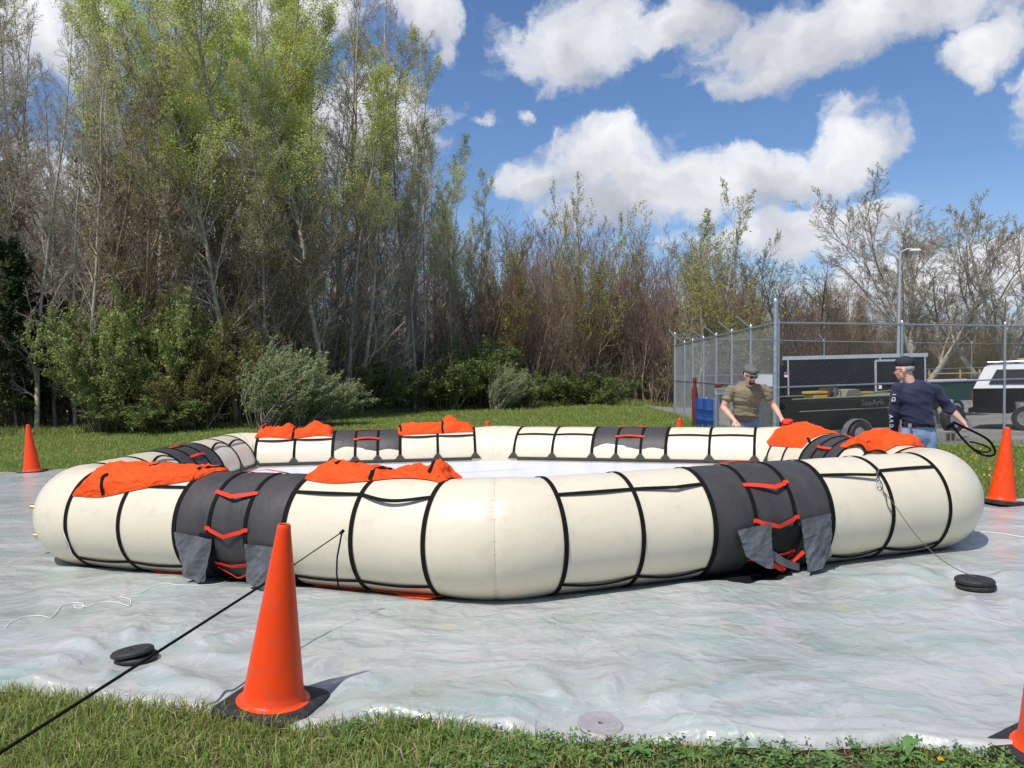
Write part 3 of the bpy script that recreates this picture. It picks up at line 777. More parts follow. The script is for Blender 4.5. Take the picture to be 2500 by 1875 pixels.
B = lambda u, c, w: math.exp(-((u - c) / w) ** 2)
canopy(5, t5[0] + .05, t5[2] + .06, lambda u: 32 + 5 * math.sin(u * 3.2 + .5) + 36 * u ** 2.2 - 5 * B(u, .25, .2), lambda u: 118, lambda u, v: 0.034 * (1 + .8 * B(u, .15, .15)) * math.sin(math.pi * v) ** .5 + .02 * B(v, .12, .12), 3.1, [(.28, .02, .30, -.06), (.45, .55, .75, .22), (.93, .25, .75, .05)])
canopy(5, t5[5] + .0, t5[7] + .03, lambda u: 72 - 8 * math.sin(u * 6.5) + 4 * u, lambda u: 120, lambda u, v: (.055 + .045 * B(u, .18, .18) + .035 * B(u, .42, .12) - .03 * B(u, .56, .05) + .03 * B(u, .70, .06) + .06 * B(u, .90, .05)) * math.sin(math.pi * min(1, v * 1.05)) ** .6, 7.7, [(.47, .02, .8, .10), (.88, .1, .8, .02), (.2, .3, .8, .12)])
canopy(3, t3[5] + .02, t3[7] + .02, lambda u: 62, lambda u: 122 - 3 * math.sin(u * 9), lambda u, v: (.06 + .06 * B(u, .95, .09) + .07 * B(u, .6, .06) + .09 * B(u, .27, .12) - .04 * B(u, .42, .06)) * math.sin(math.pi * v) ** .6, 12.3, [(.52, .3, 1, .0), (.9, .3, .8, .03)])
canopy(3, t3[0] + .0, t3[2] + .04, lambda u: 62, lambda u: 119 + 5 * u, lambda u, v: (.055 + .14 * B(u, .30, .11) + .04 * B(u, .6, .2)) * math.sin(math.pi * v) ** .6, 21.9, [(.42, .3, 1, .0), (.98, .3, .9, -.02)])
canopy(1, t1_[5] + .10, t1_[7] + .10, lambda u: 66, lambda u: 140 + 8 * u, lambda u, v: (.05 + .035 * B(u, .7, .25)) * (1 - .8 * B(u, 0, .2)) * math.sin(math.pi * v) ** .5, 31.5, [])
canopy(1, t1_[0] + .20, t1_[2] + .10, lambda u: 60, lambda u: 122 + 4 * math.sin(u * 8), lambda u, v: (.08 + .06 * B(u, .2, .12) - .05 * B(u, .45, .08) + .08 * B(u, .66, .10)) * (1 - .8 * B(u, 1, .16)) * math.sin(math.pi * v) ** .5, 41.2, [(.45, .3, .9, .0)])
# the second canopy skirt squeezed out under the near-left side
def skirt(si, t0, t1, d0, d1, seed):
    S = SIDES[si]; G = np.zeros((50, 10, 3))
    for i in range(50):
        for j in range(10):
            u, v = i / 49, j / 9; t = t0 + (t1 - t0) * u
            dist = 0.10 + v * ((d0 + (d1 - d0) * u) * (.7 + .6 * fbm(t * 5 + seed, 1)) - .10) * min(1, 9 * u, 9 * (1 - u))
            z = 0.035 + .035 * ridge(t * 6 + seed, v * 2.2, 3) * (1 - .7 * v)
            xy = S['a'] + S['d'] * t + S['n'] * dist; G[i, j] = (xy[0], xy[1], z)
    b = MB(); b.grid(G); rbuild(b, 'canopy_skirt', M['canopy'], angle=None)
skirt(5, t5[1] + .05, t5[2] + .05, .20, .25, 2); skirt(5, t5[5] - .05, t5[7] + .12, .20, .29, 6)

# inflation valves and lanyards
def valve(p, n, r=.028, L=.085):
    b = MB(); n = np.array(n, float); n /= np.linalg.norm(n)
    p = np.array(p); b.tube([p - n * .03, p + n * L * .3, p + n * L * .31, p + n * L * .55, p + n * L * .56, p + n * L], [r * 1.3, r * 1.3, r * .9, r * .9, r, r], 16)
    rbuild(b, 'inflation_valve', M['brass'])
for yy in (1239, 1308):
    p = at(100 + (8 if yy > 1300 else 0), yy, 7.66); valve(p, (-.97, -.24, .05))
def tube_obj(pts, r, mt, name, parent=None, sm=6, sides=6, **kw):
    pts = np.array(pts, float); k = len(pts); u = np.linspace(0, k - 1, (k - 1) * sm + 1)
    q = np.stack([np.interp(u, range(k), pts[:, i]) for i in range(3)], 1)
    for _ in range(4): q[1:-1] = (q[:-2] + 2 * q[1:-1] + q[2:]) / 4
    b = MB(); b.tube(q, r, sides)
    if parent is not None: return rbuild(b, name, M[mt], parent, **kw)
    return b.build(name, M[mt], None, **kw)
# cream hose hugging the left end of the tube
tube_obj([at(x, y, Y) for x, y, Y in ((115, 1242, 7.28), (116, 1258, 7.22), (125, 1290, 7.13), (142, 1318, 7.08), (172, 1342, 7.05))], .006, 'tube', 'inflation_hose', raft)
tube_obj([P(5, t5[0] - .01, -4, .02), P(5, t5[0] + .02, -14, .03), P(5, t5[0] + .035, -20, .035), P(5, t5[0] + .04, -32, .05)], .0035, 'cord', 'white_lanyard', raft)
# loose webbing tail of the near tether
print('raft', round(time.time() - T0, 1))

# ------------------------------------------------------------------ plastic sheet under the raft
CONES = [(666, 1735, 'near'), (75, 1147, ''), (2448, 1238, '')]
front_pts = np.array([(-12, 4.9), (-5, 4.62), (-2.72, 4.33), (-2.21, 4.18), (-1.88, 4.08), (-1.53, 4.0), (-1.39, 3.90), (-1.26, 3.80), (-1.02, 3.76), (-0.89, 3.76),
                      (-0.7, 3.84), (-0.47, 3.82), (-0.04, 3.65), (0.24, 3.59), (0.75, 3.54), (1.14, 3.49), (1.53, 3.49), (1.65, 3.51), (1.79, 3.43), (1.95, 3.37), (2.6, 3.3), (4, 3.4), (9.5, 4.0)])
back_pts = np.array([(-12, 14.3), (-9.3, 14.8), (-8, 15.3), (-4, 14.4), (0, 14.0), (5, 13.4), (9.5, 13.2)])
DISCS = [(-2.22, 4.78), (3.30, 5.93), (0.36, 3.74), (-1.20, 4.03), (5.54, 9.38), (-8.75, 14.9)]
def tarp_z(X, Y):
    yf = np.interp(X, front_pts[:, 0], front_pts[:, 1])
    q = ridge(X * 0.55 + .3 * fbm(X * 1.3, Y * 1.3) + 3, Y * 1.15 + .9 * fbm(X * .8 + 9, Y * .8), 4)
    z = 0.012 + 0.034 * fbm(X * .9 + 40, Y * 1.3 + 7, 3) + 0.050 * q * fbm(X * .4, Y * .4 + 50, 2) + .007 * ridge(X * 2.2 + 7, Y * 3.4 + fbm(X * 2, Y) * 3, 2)
    # under the tube the sheet is pressed flat
    inside = np.full_like(X, 9.0)
    for S in SIDES:
        rel0 = X - S['a'][0]; rel1 = Y - S['a'][1]
        t = np.clip(rel0 * S['d'][0] + rel1 * S['d'][1], 0, S['L'])
        d = np.hypot(rel0 - S['d'][0] * t, rel1 - S['d'][1] * t); inside = np.minimum(inside, d)
    k = sstep(inside, 0.08, 0.40)
    for (dx, dy) in DISCS:
        d = np.hypot(X - dx, Y - dy); a = np.arctan2(Y - dy, X - dx)
        k = k * (0.05 + .95 * sstep(d, 0.16, 0.42))
        z = z + 0.035 * np.exp(-((d - .45) / .28) ** 2) * (0.5 + 0.5 * np.cos(a * 9 + 2 * fbm(d * 3, a))) ** 2 * (dy < 7)
    hem = np.exp(-((Y - yf - .05) / .035) ** 2) * (.006 + .022 * fbm(X * 1.1, 3 + 0 * X) ** 1.5) + np.exp(-((Y - yf - .17) / .06) ** 2) * .014 * fbm(X * 1.7 + 5, 1 + 0 * X)
    return 0.008 + (z - .008) * k + hem * k
def build_sheet():
    xs = np.concatenate([np.arange(-12, -4, .06), np.arange(-4, 4.2, .022), np.arange(4.2, 9.4, .06)])
    v = np.concatenate([np.linspace(0, .32, 190), np.linspace(.32, 1, 130)[1:]])
    X, V = np.meshgrid(xs, v, indexing='ij')
    yf = np.interp(X, front_pts[:, 0], front_pts[:, 1]); yb = np.interp(X, back_pts[:, 0], back_pts[:, 1])
    yf = yf + .03 * (fbm(X * 2.3, 0 * X + 4) - .5) + .015 * (fbm(X * 9, 0 * X + 8) - .5)
    Y = yf + V * (yb - yf)
    Z = tarp_z(X, Y); Z[:, 0] = .006
    n, m = X.shape
    verts = np.stack([X, Y, Z], -1).reshape(-1, 3)
    I = np.arange(n * m).reshape(n, m)
    F = np.stack([I[:-1, :-1], I[1:, :-1], I[1:, 1:], I[:-1, 1:]], -1).reshape(-1, 4)
    cx = verts[F].mean(1)
    vv_ = (V[:-1, :-1]).ravel(); cut = (cx[:, 0] > 5.40) & (vv_ > .612) & ~((vv_ > .945) & (cx[:, 0] < 6.95))
    F = F[~cut]
    me = fast_mesh('plastic_sheet', verts, F, [M['sheet']], smooth=True)
    link_mesh('plastic_sheet', me, label='large crumpled translucent plastic ground sheet spread under the whole raft', cat='plastic sheet')
build_sheet()
print('sheet', round(time.time() - T0, 1))

# ------------------------------------------------------------------ traffic cones
def rot_z(a): return np.array([[math.cos(a), -math.sin(a), 0], [math.sin(a), math.cos(a), 0], [0, 0, 1]])
def make_cone():
    root = empty('traffic_cone', (0, 0, 0))
    b = MB(); prof = [(.176, .030), (.180, .036), (.176, .046), (.158, .052), (.150, .062), (.142, .10), (.034, .880), (.033, .898), (.027, .908), (.022, .905), (.024, .86), (.130, .10), (.14, .035)]
    b.lathe(prof, sides=48); b.build('cone_body', M['cone'], root, angle=35)
    # heavy square rubber base with clipped corners and bevelled rim
    b = MB(); out = []
    for k in range(4):
        for (dx, dy) in ((.212, -.190), (.224, -.168), (.224, .168), (.212, .190)):
            a = k * math.pi / 2; out.append((dx * math.cos(a) - dy * math.sin(a), dx * math.sin(a) + dy * math.cos(a)))
    out = np.array(out); n = len(out); rings = []
    for (sc_, z) in ((1.0, 0.0), (1.01, .012), (.985, .036), (.90, .046), (.70, .046)): rings.append(np.column_stack([out * sc_, np.full(n, z)]))
    b.grid(np.array(rings), wrap=True); b.raw(rings[0], [tuple(range(n))[::-1]]); b.raw(rings[-1], [tuple(range(n))])
    b.build('cone_base', M['rubber'], root, angle=30)
    return root
def copy_tree(o, parent=None):
    c = o.copy(); COL.objects.link(c); c.parent = parent
    for ch in o.children: copy_tree(ch, c)
    return c
cone0 = make_cone()
cone_spots = [
    ((-1.203, 4.03), .003, (0, 5.4), -14, 1.0, 'large orange traffic cone on black rubber base in the foreground at the sheet edge'),
    ((2.205, 3.36), .003, (0, -2.0), 30, 1.0, 'orange traffic cone cut off by the lower right corner of the photo'),
    ((-8.62, 14.80), .0, (0, -3.2), 10, .96, 'orange traffic cone standing at the far left end of the plastic sheet'),
    ((5.60, 9.50), .0, (0, 6.4), 15, .97, 'orange traffic cone on the grass edge just right of the raft'),
    ((4.62, 10.0), .0, (0, 2), 30, 1.0, 'orange traffic cone hidden behind the man in navy, only its edge showing'),
    ((-3.42, 12.45), .0, (0, 0), 0, .97, 'cone whose orange tip peeks over the leftmost folded canopy at the far side'),
    ((-.385, 12.75), .0, (0, 0), 50, .97, 'cone whose orange tip peeks out behind the far raft corner'),
    ((2.42, 12.0), .0, (0, 0), 20, 1.0, 'cone whose orange tip peeks out left of the man in the olive shirt'),
]
for i, (xy, z, tilt, rz, scl, lab) in enumerate(cone_spots):
    o = cone0 if i == 0 else copy_tree(cone0)
    o.location = (xy[0], xy[1], float(gz(*xy)) + .012 + z); o.rotation_euler = (R(tilt[0]), R(tilt[1]), R(rz)); o.scale = (scl,) * 3
    tag(o, lab, 'traffic cone', 'orange traffic cones around the raft')

# ------------------------------------------------------------------ anchor weights, ropes
def disc(b, c, r, h, hole=.012, rot=None, lip=.004, z0=0):
    prof = [(hole, z0 + h), (hole, z0), (r - .01, z0), (r, z0 + .008), (r, z0 + h - .01), (r - .010, z0 + h), (r * .55, z0 + h - .001), (hole * 2.4, z0 + h - .002)]
    b.lathe(prof, c=c, sides=48, rot=rot, close=True)
def rx(a): return np.array([[1, 0, 0], [0, math.cos(a), -math.sin(a)], [0, math.sin(a), math.cos(a)]])
def ry(a): return np.array([[math.cos(a), 0, math.sin(a)], [0, 1, 0], [-math.sin(a), 0, math.cos(a)]])
w1 = empty('anchor_weight', (-2.22, 4.78, .016), label='tilted pair of black disc weights under the black rope at left', cat='weight', group='round anchor weights on the plastic sheet')
for k, (dx, z, ty) in enumerate(((.012, 0.0, 0), (-.010, .029, -7))):
    b = MB(); disc(b, (dx, -.004 * k, z), .118, .029, rot=ry(R(ty)) @ rx(R(-3 * k))); b.build('rubber_disc', M['rubber'], w1, angle=35)
w2 = empty('anchor_weight', (3.30, 5.93, .016), label='two stacked black disc weights holding the olive tether at right', cat='weight', group='round anchor weights on the plastic sheet')
for k, (dx, z, ty) in enumerate(((.004, 0.0, 0), (-.004, .035, 1))):
    b = MB(); disc(b, (dx, 0, z), .132, .034, rot=ry(R(ty))); b.build('rubber_disc', M['rubber'], w2, angle=35)
w3 = empty('anchor_weight', (.37, 3.745, .015), label='single dull grey iron disc weight at the near hem of the sheet', cat='weight', group='round anchor weights on the plastic sheet')
b = MB(); disc(b, (0, 0, 0), .104, .016, hole=.012, rot=rx(R(9)) @ ry(R(4))); b.build('iron_disc', M['plate'], w3, angle=35)

pa = P(5, t5[6] - .01, 4, .03)
pb = at(835, 1299, 5.35); pc = at(719, 1378, 4.95); pd = at(0, 1838, 3.0)
dirv = (pd - pc); pe = pc + dirv * 1.6
tube_obj([pc, pc * .7 + pd * .3, pd, pe], 0.0072, 'web', 'mooring_rope', sides=8, label='taut black rope running from the raft past the cone to the lower left', cat='rope')
tw = empty('mooring_tether', tuple(pa), label='thin grey webbing tether knotted to the second strap left of the front corner', cat='tether')
b = MB(); b.ribbon(np.array([pa, pb]) - pa, .016, (0.2, -.9, .3), .003); b.ribbon(np.array([pb, pc]) - pa, .008, (0.2, -.9, .3), .003)
b.build('tether_webbing', M['gusset'], tw)
b = MB(); b.tube([pb - pa + np.array([-.012, 0, -.01]), pb - pa + np.array([.012, 0, .012])], .011, 8); b.build('knot', M['web'], tw)
tail = [pb, at(829, 1330, 5.36), at(823, 1362, 5.40), at(822, 1400, 5.45), at(826, 1432, 5.52)]
b = MB(); tl = np.array(tail) - pa; uu = np.linspace(0, 4, 25); q = np.stack([np.interp(uu, range(5), tl[:, i]) for i in range(3)], 1)
b.ribbon(q, .011, (0.1, -.99, 0), .002); b.build('webbing_tail', M['web'], tw)
# right tether with clip
def Pz(px_, py_, Y): return at(px_, py_, Y)
c0 = P(0, SIDES[0]['ts'][6] - .10, 41, .05)
wc = np.array([3.31, 5.93, .086])
line = [c0 + np.array([.02, -.03, -.10]), *[c0 * (1 - u) + wc * u + np.array([0, 0, -.16 * math.sin(math.pi * u)]) for u in (.18, .35, .5, .65, .8, .92)], wc]
tr = empty('anchor_tether', tuple(c0), label='thin olive anchor line from the raft strap down to the right weight', cat='tether')
def under(parent, pts, r, mt, name, org):
    pts = np.array(pts, float) - org; k = len(pts); u = np.linspace(0, k - 1, (k - 1) * 6 + 1)
    q = np.stack([np.interp(u, range(k), pts[:, i]) for i in range(3)], 1)
    for _ in range(4): q[1:-1] = (q[:-2] + 2 * q[1:-1] + q[2:]) / 4
    b = MB(); b.tube(q, r, 6); return b.build(name, M[mt], parent)
under(tr, line, .0032, 'olivecord', 'line', c0)
under(tr, [c0 + np.array(v) for v in ((.0, 0, 0), (.03, -.03, -.06), (.035, -.03, -.12), (.06, -.04, -.17), (.06, -.04, -.24), (.10, -.05, -.30))], .004, 'olivecord', 'twisted_tail', c0)
b = MB(); an = np.linspace(0, 2 * math.pi, 20); b.tube(np.stack([.016 * np.cos(an), -.03 + 0 * an, -.06 + .035 * np.sin(an)], 1), .0035, 6, caps=False); b.build('snap_clip', M['steel'], tr)
under(tr, [P(0, SIDES[0]['ts'][6], 51, .012), c0], .006, 'flap', 'clip_strap', c0)
# white cord snaking over the sheet at left
def on_sheet(pts, lift=.006):
    out = []
    for (x, y) in pts:
        g = gnd(x, y, .04); out.append((g[0], g[1]))
    out = np.array(out); k = len(out); u = np.linspace(0, k - 1, (k - 1) * 7 + 1)
    q = np.stack([np.interp(u, range(k), out[:, i]) for i in range(2)], 1)
    for _ in range(5): q[1:-1] = (q[:-2] + 2 * q[1:-1] + q[2:]) / 4
    z = tarp_z(q[:, 0], q[:, 1]) + lift
    return np.column_stack([q, z])
b = MB(); b.tube(on_sheet([(12, 1540), (30, 1520), (60, 1508), (95, 1506), (125, 1513), (140, 1492), (152, 1478), (180, 1470), (200, 1474), (206, 1485), (185, 1486), (178, 1478),
                            (215, 1483), (240, 1473), (270, 1469), (300, 1477), (318, 1482), (320, 1465), (300, 1458), (290, 1457), (320, 1450), (345, 1448), (370, 1436), (400, 1429), (450, 1436), (500, 1435), (545, 1428), (575, 1405)]), .0026, 6)
b.build('white_cord', M['cord'], label='thin white cord snaking across the plastic sheet left of the front cone', cat='cord')
b = MB(); b.tube(on_sheet([(2378, 1300), (2400, 1299), (2440, 1302), (2480, 1308), (2560, 1318)]), .004, 6)
b.build('white_cord', M['cord'], label='straight white cord on the sheet beyond the right end of the raft', cat='cord')
print('ropes', round(time.time() - T0, 1))

# ------------------------------------------------------------------ trees
def batch_tubes(P_, Rd, S):
    """P_ (B,n,3), Rd (B,n) -> verts, quads"""
    B_, n, _ = P_.shape
    tg = np.gradient(P_, axis=1); tg /= np.maximum(np.linalg.norm(tg, axis=2, keepdims=True), 1e-9)
    ref = np.where(np.abs(tg[:, :1, 2:3]) < .8, np.array([0, 0, 1.0]), np.array([1.0, 0.2, 0])) + 0 * tg
    x = np.cross(tg, ref); x /= np.maximum(np.linalg.norm(x, axis=2, keepdims=True), 1e-9); y = np.cross(tg, x)
    an = np.arange(S) * 2 * math.pi / S
    v = P_[:, :, None] + Rd[:, :, None, None] * (np.cos(an)[None, None, :, None] * x[:, :, None] + np.sin(an)[None, None, :, None] * y[:, :, None])
    idx = np.arange(B_ * n * S).reshape(B_, n, S)
    a = idx[:, :-1, :]; b = idx[:, 1:, :]
    f = np.stack([a, np.roll(a, -1, 2), np.roll(b, -1, 2), b], -1).reshape(-1, 4)
    return v.reshape(-1, 3), f
def nrmz(v): return v / np.maximum(np.linalg.norm(v, axis=-1, keepdims=True), 1e-9)
def grow(rs, base, dirs, L, r0, r1, n, wob, trop, gust=(0, 0, 0)):
    """polylines from base in direction dirs"""
    B_ = len(base); P_ = np.zeros((B_, n, 3)); P_[:, 0] = base; d = nrmz(dirs)
    for i in range(1, n):
        d = nrmz(d + rs.normal(0, wob, (B_, 3)) + np.array([0, 0, trop]) + np.array(gust))
        P_[:, i] = P_[:, i - 1] + d * (L / (n - 1))[:, None]
    u = np.linspace(0, 1, n)[None]
    Rd = r0[:, None] * (1 - u) + r1[:, None] * u
    return P_, Rd
def spawn(rs, P_, Rd, L, per, s0, s1, ang, ratio, prof, rratio):
    """children along the parents"""
    B_, n, _ = P_.shape
    s = s0 + (s1 - s0) * ((np.arange(per)[None] + rs.rand(B_, per)) / per)
    pi = np.repeat(np.arange(B_), per); s = s.ravel(); q = s * (n - 1); i0 = np.minimum(q.astype(int), n - 2); fr = (q - i0)[:, None]
    base = P_[pi, i0] * (1 - fr) + P_[pi, i0 + 1] * fr
    tg = nrmz(P_[pi, i0 + 1] - P_[pi, i0]); rp = Rd[pi, i0] * (1 - fr[:, 0]) + Rd[pi, i0 + 1] * fr[:, 0]
    rv = nrmz(np.cross(tg, rs.normal(0, 1, tg.shape)))
    a = np.radians(ang[0] + (ang[1] - ang[0]) * rs.rand(len(s)))[:, None]
    d = tg * np.cos(a) + rv * np.sin(a)
    Lc = L[pi] * ratio * prof((s - s0) / max(1e-6, s1 - s0)) * rs.uniform(.65, 1.15, len(s))
    return base, d, Lc, rp * rratio, s
def leaf_quads(rs, P_, count, size, spread, droop=0.0):
    B_, n, _ = P_.shape
    bi = rs.randint(0, B_, count); q = rs.uniform(.25, 1, count) * (n - 1); i0 = np.minimum(q.astype(int), n - 2); fr = (q - i0)[:, None]
    c = P_[bi, i0] * (1 - fr) + P_[bi, i0 + 1] * fr + rs.normal(0, spread, (count, 3))
    a = nrmz(rs.normal(0, 1, (count, 3)) * [1, 1, .6] + np.array([0, 0, -droop])); b = nrmz(np.cross(a, rs.normal(0, 1, (count, 3)) * [.6, .6, 1.2]))
    sz = size * rs.uniform(.6, 1.4, (count, 1)); a = a * sz; b = b * sz * .62
    v = np.stack([c - a, c + b * .9 - a * .1, c + a, c - b * .9 - a * .1], 1)
    return v.reshape(-1, 3), np.arange(count * 4).reshape(-1, 4)
def plant(seed, spec):
    """returns (trunk verts, faces), (twig verts, faces), (leaf verts, faces)"""
    rs = np.random.RandomState(seed); H = spec['H']; nt = spec.get('stems', 1)
    base = np.zeros((nt, 3)); base[:, :2] = rs.normal(0, spec.get('base_spread', 0.0), (nt, 2))
    lean = spec.get('lean', .04)
    if nt > 1:
        a = rs.uniform(0, 6.28, nt); d = np.stack([np.cos(a) * lean, np.sin(a) * lean, np.ones(nt)], 1) + rs.normal(0, .05, (nt, 3))
    else: d = np.array([[rs.normal(0, lean), rs.normal(0, lean), 1.0]])
    L0 = H * rs.uniform(.75, 1.0, nt) if nt > 1 else np.array([H])
    r0 = np.full(nt, spec['r0']) * rs.uniform(.7, 1, nt)
    P0, R0 = grow(rs, base, d, L0, r0, r0 * spec.get('tip', .10), 14, spec.get('wob', .035), spec.get('trop', .02), spec.get('gust', (0, 0, 0)))
    trunk = batch_tubes(P0, R0, spec.get('tsides', 7))
    lv = [P0]; tw = []
    Pp, Rp, Lp = P0, R0, L0
    for k, (per, s0, s1, ang, ratio, rratio, n, wob, trop, S) in enumerate(spec['levels']):
        prof = spec['prof'] if k == 0 else (lambda x: 1 - .55 * x)
        bs, dd, Lc, rc, s = spawn(rs, Pp, Rp, Lp, per, s0, s1, ang, ratio, prof, rratio)
        rc = np.maximum(rc, spec.get('rmin', .006))
        Pp, Rp = grow(rs, bs, dd, Lc, rc, np.maximum(rc * .3, spec.get('rmin', .006) * .6), n, wob, trop, spec.get('gust', (0, 0, 0)))
        Lp = Lc; tw.append(batch_tubes(Pp, Rp, S)); lv.append(Pp)
    def cat(lst):
        vs, fs, o = [], [], 0
        for v, f in lst: vs.append(v); fs.append(f + o); o += len(v)
        return np.concatenate(vs), np.concatenate(fs)
    twv, twf = cat(tw)
    lf = None
    if spec.get('leaves'):
        parts = []
        for (lvl, cnt, size, spread) in spec['leaves']:
            PP = lv[lvl]
            if spec.get('leaf_zone'):
                z = PP[:, -1, 2] / H; keep = (z > spec['leaf_zone'][0]) & (z < spec['leaf_zone'][1]); PP = PP[keep] if keep.sum() > 5 else PP
            parts.append(leaf_quads(rs, PP, cnt, size, spread, spec.get('droop', 0)))
        lf = cat(parts)
    return trunk, (twv, twf), lf
def proto(name, seed, spec, bark, leaf, crown='crown'):
    tr, tw, lf = plant(seed, spec)
    tme = fast_mesh(name + '_trunk', tr[0], tr[1], [M[bark]], smooth=True)
    if lf is None: cme = fast_mesh(name + '_crown', tw[0], tw[1], [M[spec.get('twig', bark)]])
    else:
        v = np.concatenate([tw[0], lf[0]]); f = np.concatenate([tw[1], lf[1] + len(tw[0])])
        mi = np.concatenate([np.zeros(len(tw[1]), int), np.ones(len(lf[1]), int)])
        cme = fast_mesh(name + '_crown', v, f, [M[spec.get('twig', bark)], M[leaf]], mi)
    return dict(t=tme, c=cme, H=spec['H'], crown=crown)

up = lambda x: (1.0 - .66 * x) * (0.5 + .5 * np.minimum(1, x * 4))
rnd_ = lambda x: np.sqrt(np.maximum(.05, 1 - (2 * x - .8) ** 2 * .7))
# levels: per, s0, s1, angle range, length ratio, radius ratio, points, wobble, uplift, sides
TALL = dict(H=17, r0=.15, lean=.03, wob=.05, prof=up, rmin=.0062, levels=[(36, .16, .98, (26, 55), .25, .42, 7, .10, .10, 4), (9, .12, .97, (25, 52), .46, .5, 5, .14, .06, 3), (7, .1, .98, (25, 60), .5, .6, 4, .18, .04, 3)])
def S_(b, **k):
    d = dict(b); d.update(k); return d
PR = {}
PR['tall_green'] = [proto('tall_green', s, S_(TALL, leaves=[(3, 13000, .034, .13), (2, 2500, .034, .16)], leaf_zone=(.54, 1.2)), 'bark_grey', 'leaf_bright') for s in (1, 2, 3)]
PR['tall_pale'] = [proto('tall_pale', s, S_(TALL, r0=.12, levels=[(34, .16, .98, (26, 58), .20, .4, 7, .09, .09, 4), (9, .1, .97, (25, 52), .44, .5, 5, .14, .06, 3), (7, .1, .98, (25, 60), .5, .6, 4, .18, .04, 3)], leaves=[(3, 10000, .035, .10)], leaf_zone=(.48, 1.2)), 'bark_grey', 'leaf_pale') for s in (11, 12)]
PR['tall_bare'] = [proto('tall_bare', s, S_(TALL, r0=.13, levels=[(40, .08, .98, (26, 60), .22, .42, 7, .12, .08, 4), (9, .10, .97, (25, 55), .46, .5, 5, .16, .05, 3), (8, .1, .98, (25, 60), .52, .6, 4, .2, .03, 3)]), bk, None) for s, bk in ((21, 'bark_pale'), (22, 'bark_grey'), (23, 'bark_pale'))]
MID = dict(H=10, r0=.085, lean=.24, stems=4, base_spread=.3, wob=.06, prof=lambda x: 1 - .45 * x, rmin=.0065, levels=[(14, .12, .98, (18, 42), .36, .5, 6, .10, .12, 4), (8, .1, .97, (22, 46), .48, .55, 5, .13, .08, 3), (6, .1, .98, (22, 52), .52, .6, 4, .17, .06, 3)])
PR['mid_bare'] = [proto('mid_bare', s, S_(MID), bk, None) for s, bk in ((31, 'bark_red'), (32, 'bark_brown'), (33, 'bark_red'))]
PR['mid_olive'] = [proto('mid_olive', s, S_(MID, leaves=[(3, 5200, .038, .06)]), 'bark_brown', 'leaf_olive') for s in (41, 42)]
PR['mid_yellow'] = [proto('mid_yellow', s, S_(MID, leaves=[(3, 6500, .05, .07)]), 'bark_brown', 'leaf_yellow') for s in (51,)]
PR['mid_pale'] = [proto('mid_pale', s, S_(MID, stems=2, leaves=[(3, 6500, .045, .06)]), 'bark_grey', 'leaf_pale') for s in (61,)]
SYC = dict(H=12.5, r0=.20, lean=.30, stems=3, base_spread=.35, tip=.14, wob=.05, prof=rnd_, rmin=.009, levels=[(12, .20, .98, (24, 50), .46, .50, 9, .07, .07, 5), (10, .12, .98, (22, 50), .45, .48, 7, .09, .06, 4), (9, .08, .98, (22, 50), .48, .55, 5, .11, .04, 3), (6, .08, .98, (20, 50), .6, .65, 3, .12, .02, 3)], twig='bark_grey')
PR['sycamore'] = [proto('sycamore', s, S_(SYC), 'bark_white', None) for s in (71, 72)]
DARK = dict(H=10, r0=.16, lean=.03, wob=.05, prof=rnd_, rmin=.009, levels=[(16, .30, .97, (35, 70), .36, .5, 7, .14, .05, 4), (8, .1, .97, (30, 60), .42, .5, 5, .16, .03, 3), (7, .1, .98, (30, 60), .45, .55, 4, .18, .02, 3)])
PR['dark_bare'] = [proto('dark_bare', s, S_(DARK), 'bark_dark', None) for s in (81, 82)]
PR['evergreen'] = [proto('evergreen', 85, S_(DARK, H=7, r0=.12, levels=[(34, .08, .97, (50, 80), .36, .5, 6, .08, .02, 3), (9, .1, .97, (30, 60), .4, .5, 4, .12, 0, 3)], leaves=[(2, 14000, .075, .10)], prof=lambda x: 1.0 - .8 * x), 'bark_dark', 'leaf_dark')]
BUSH = dict(H=4.2, r0=.035, lean=.55, stems=26, base_spread=.3, wob=.10, tip=.3, tsides=4, prof=lambda x: 1 - .6 * x, rmin=.005, levels=[(9, .2, .97, (20, 55), .34, .55, 5, .14, .06, 3), (6, .1, .98, (25, 60), .42, .6, 4, .18, .03, 3)])
PR['big_bush'] = [proto('big_bush', 91, S_(BUSH, H=4.8, lean=.48, leaves=[(2, 24000, .050, .05), (1, 7000, .05, .08), (0, 3500, .05, .18)]), 'bark_brown', 'leaf_bush', 'foliage')]
PR['silver_bush'] = [proto('silver_bush', 92, S_(BUSH, H=4.0, lean=.75, stems=44, gust=(.10, 0, .03), leaves=[(2, 30000, .036, .022), (1, 9000, .036, .03), (0, 7000, .036, .14)]), 'bark_grey', 'leaf_silver', 'foliage')]
PR['green_bush'] = [proto('green_bush', 93, S_(BUSH, H=2.6, lean=.8, leaves=[(2, 13000, .05, .07), (1, 3000, .05, .10)]), 'bark_brown', 'leaf_mid', 'foliage')]
PR['olive_bush'] = [proto('olive_bush', 94, S_(BUSH, H=3.6, lean=.5, leaves=[(2, 12000, .045, .08)]), 'bark_brown', 'leaf_olive', 'foliage')]
print('protos', round(time.time() - T0, 1))

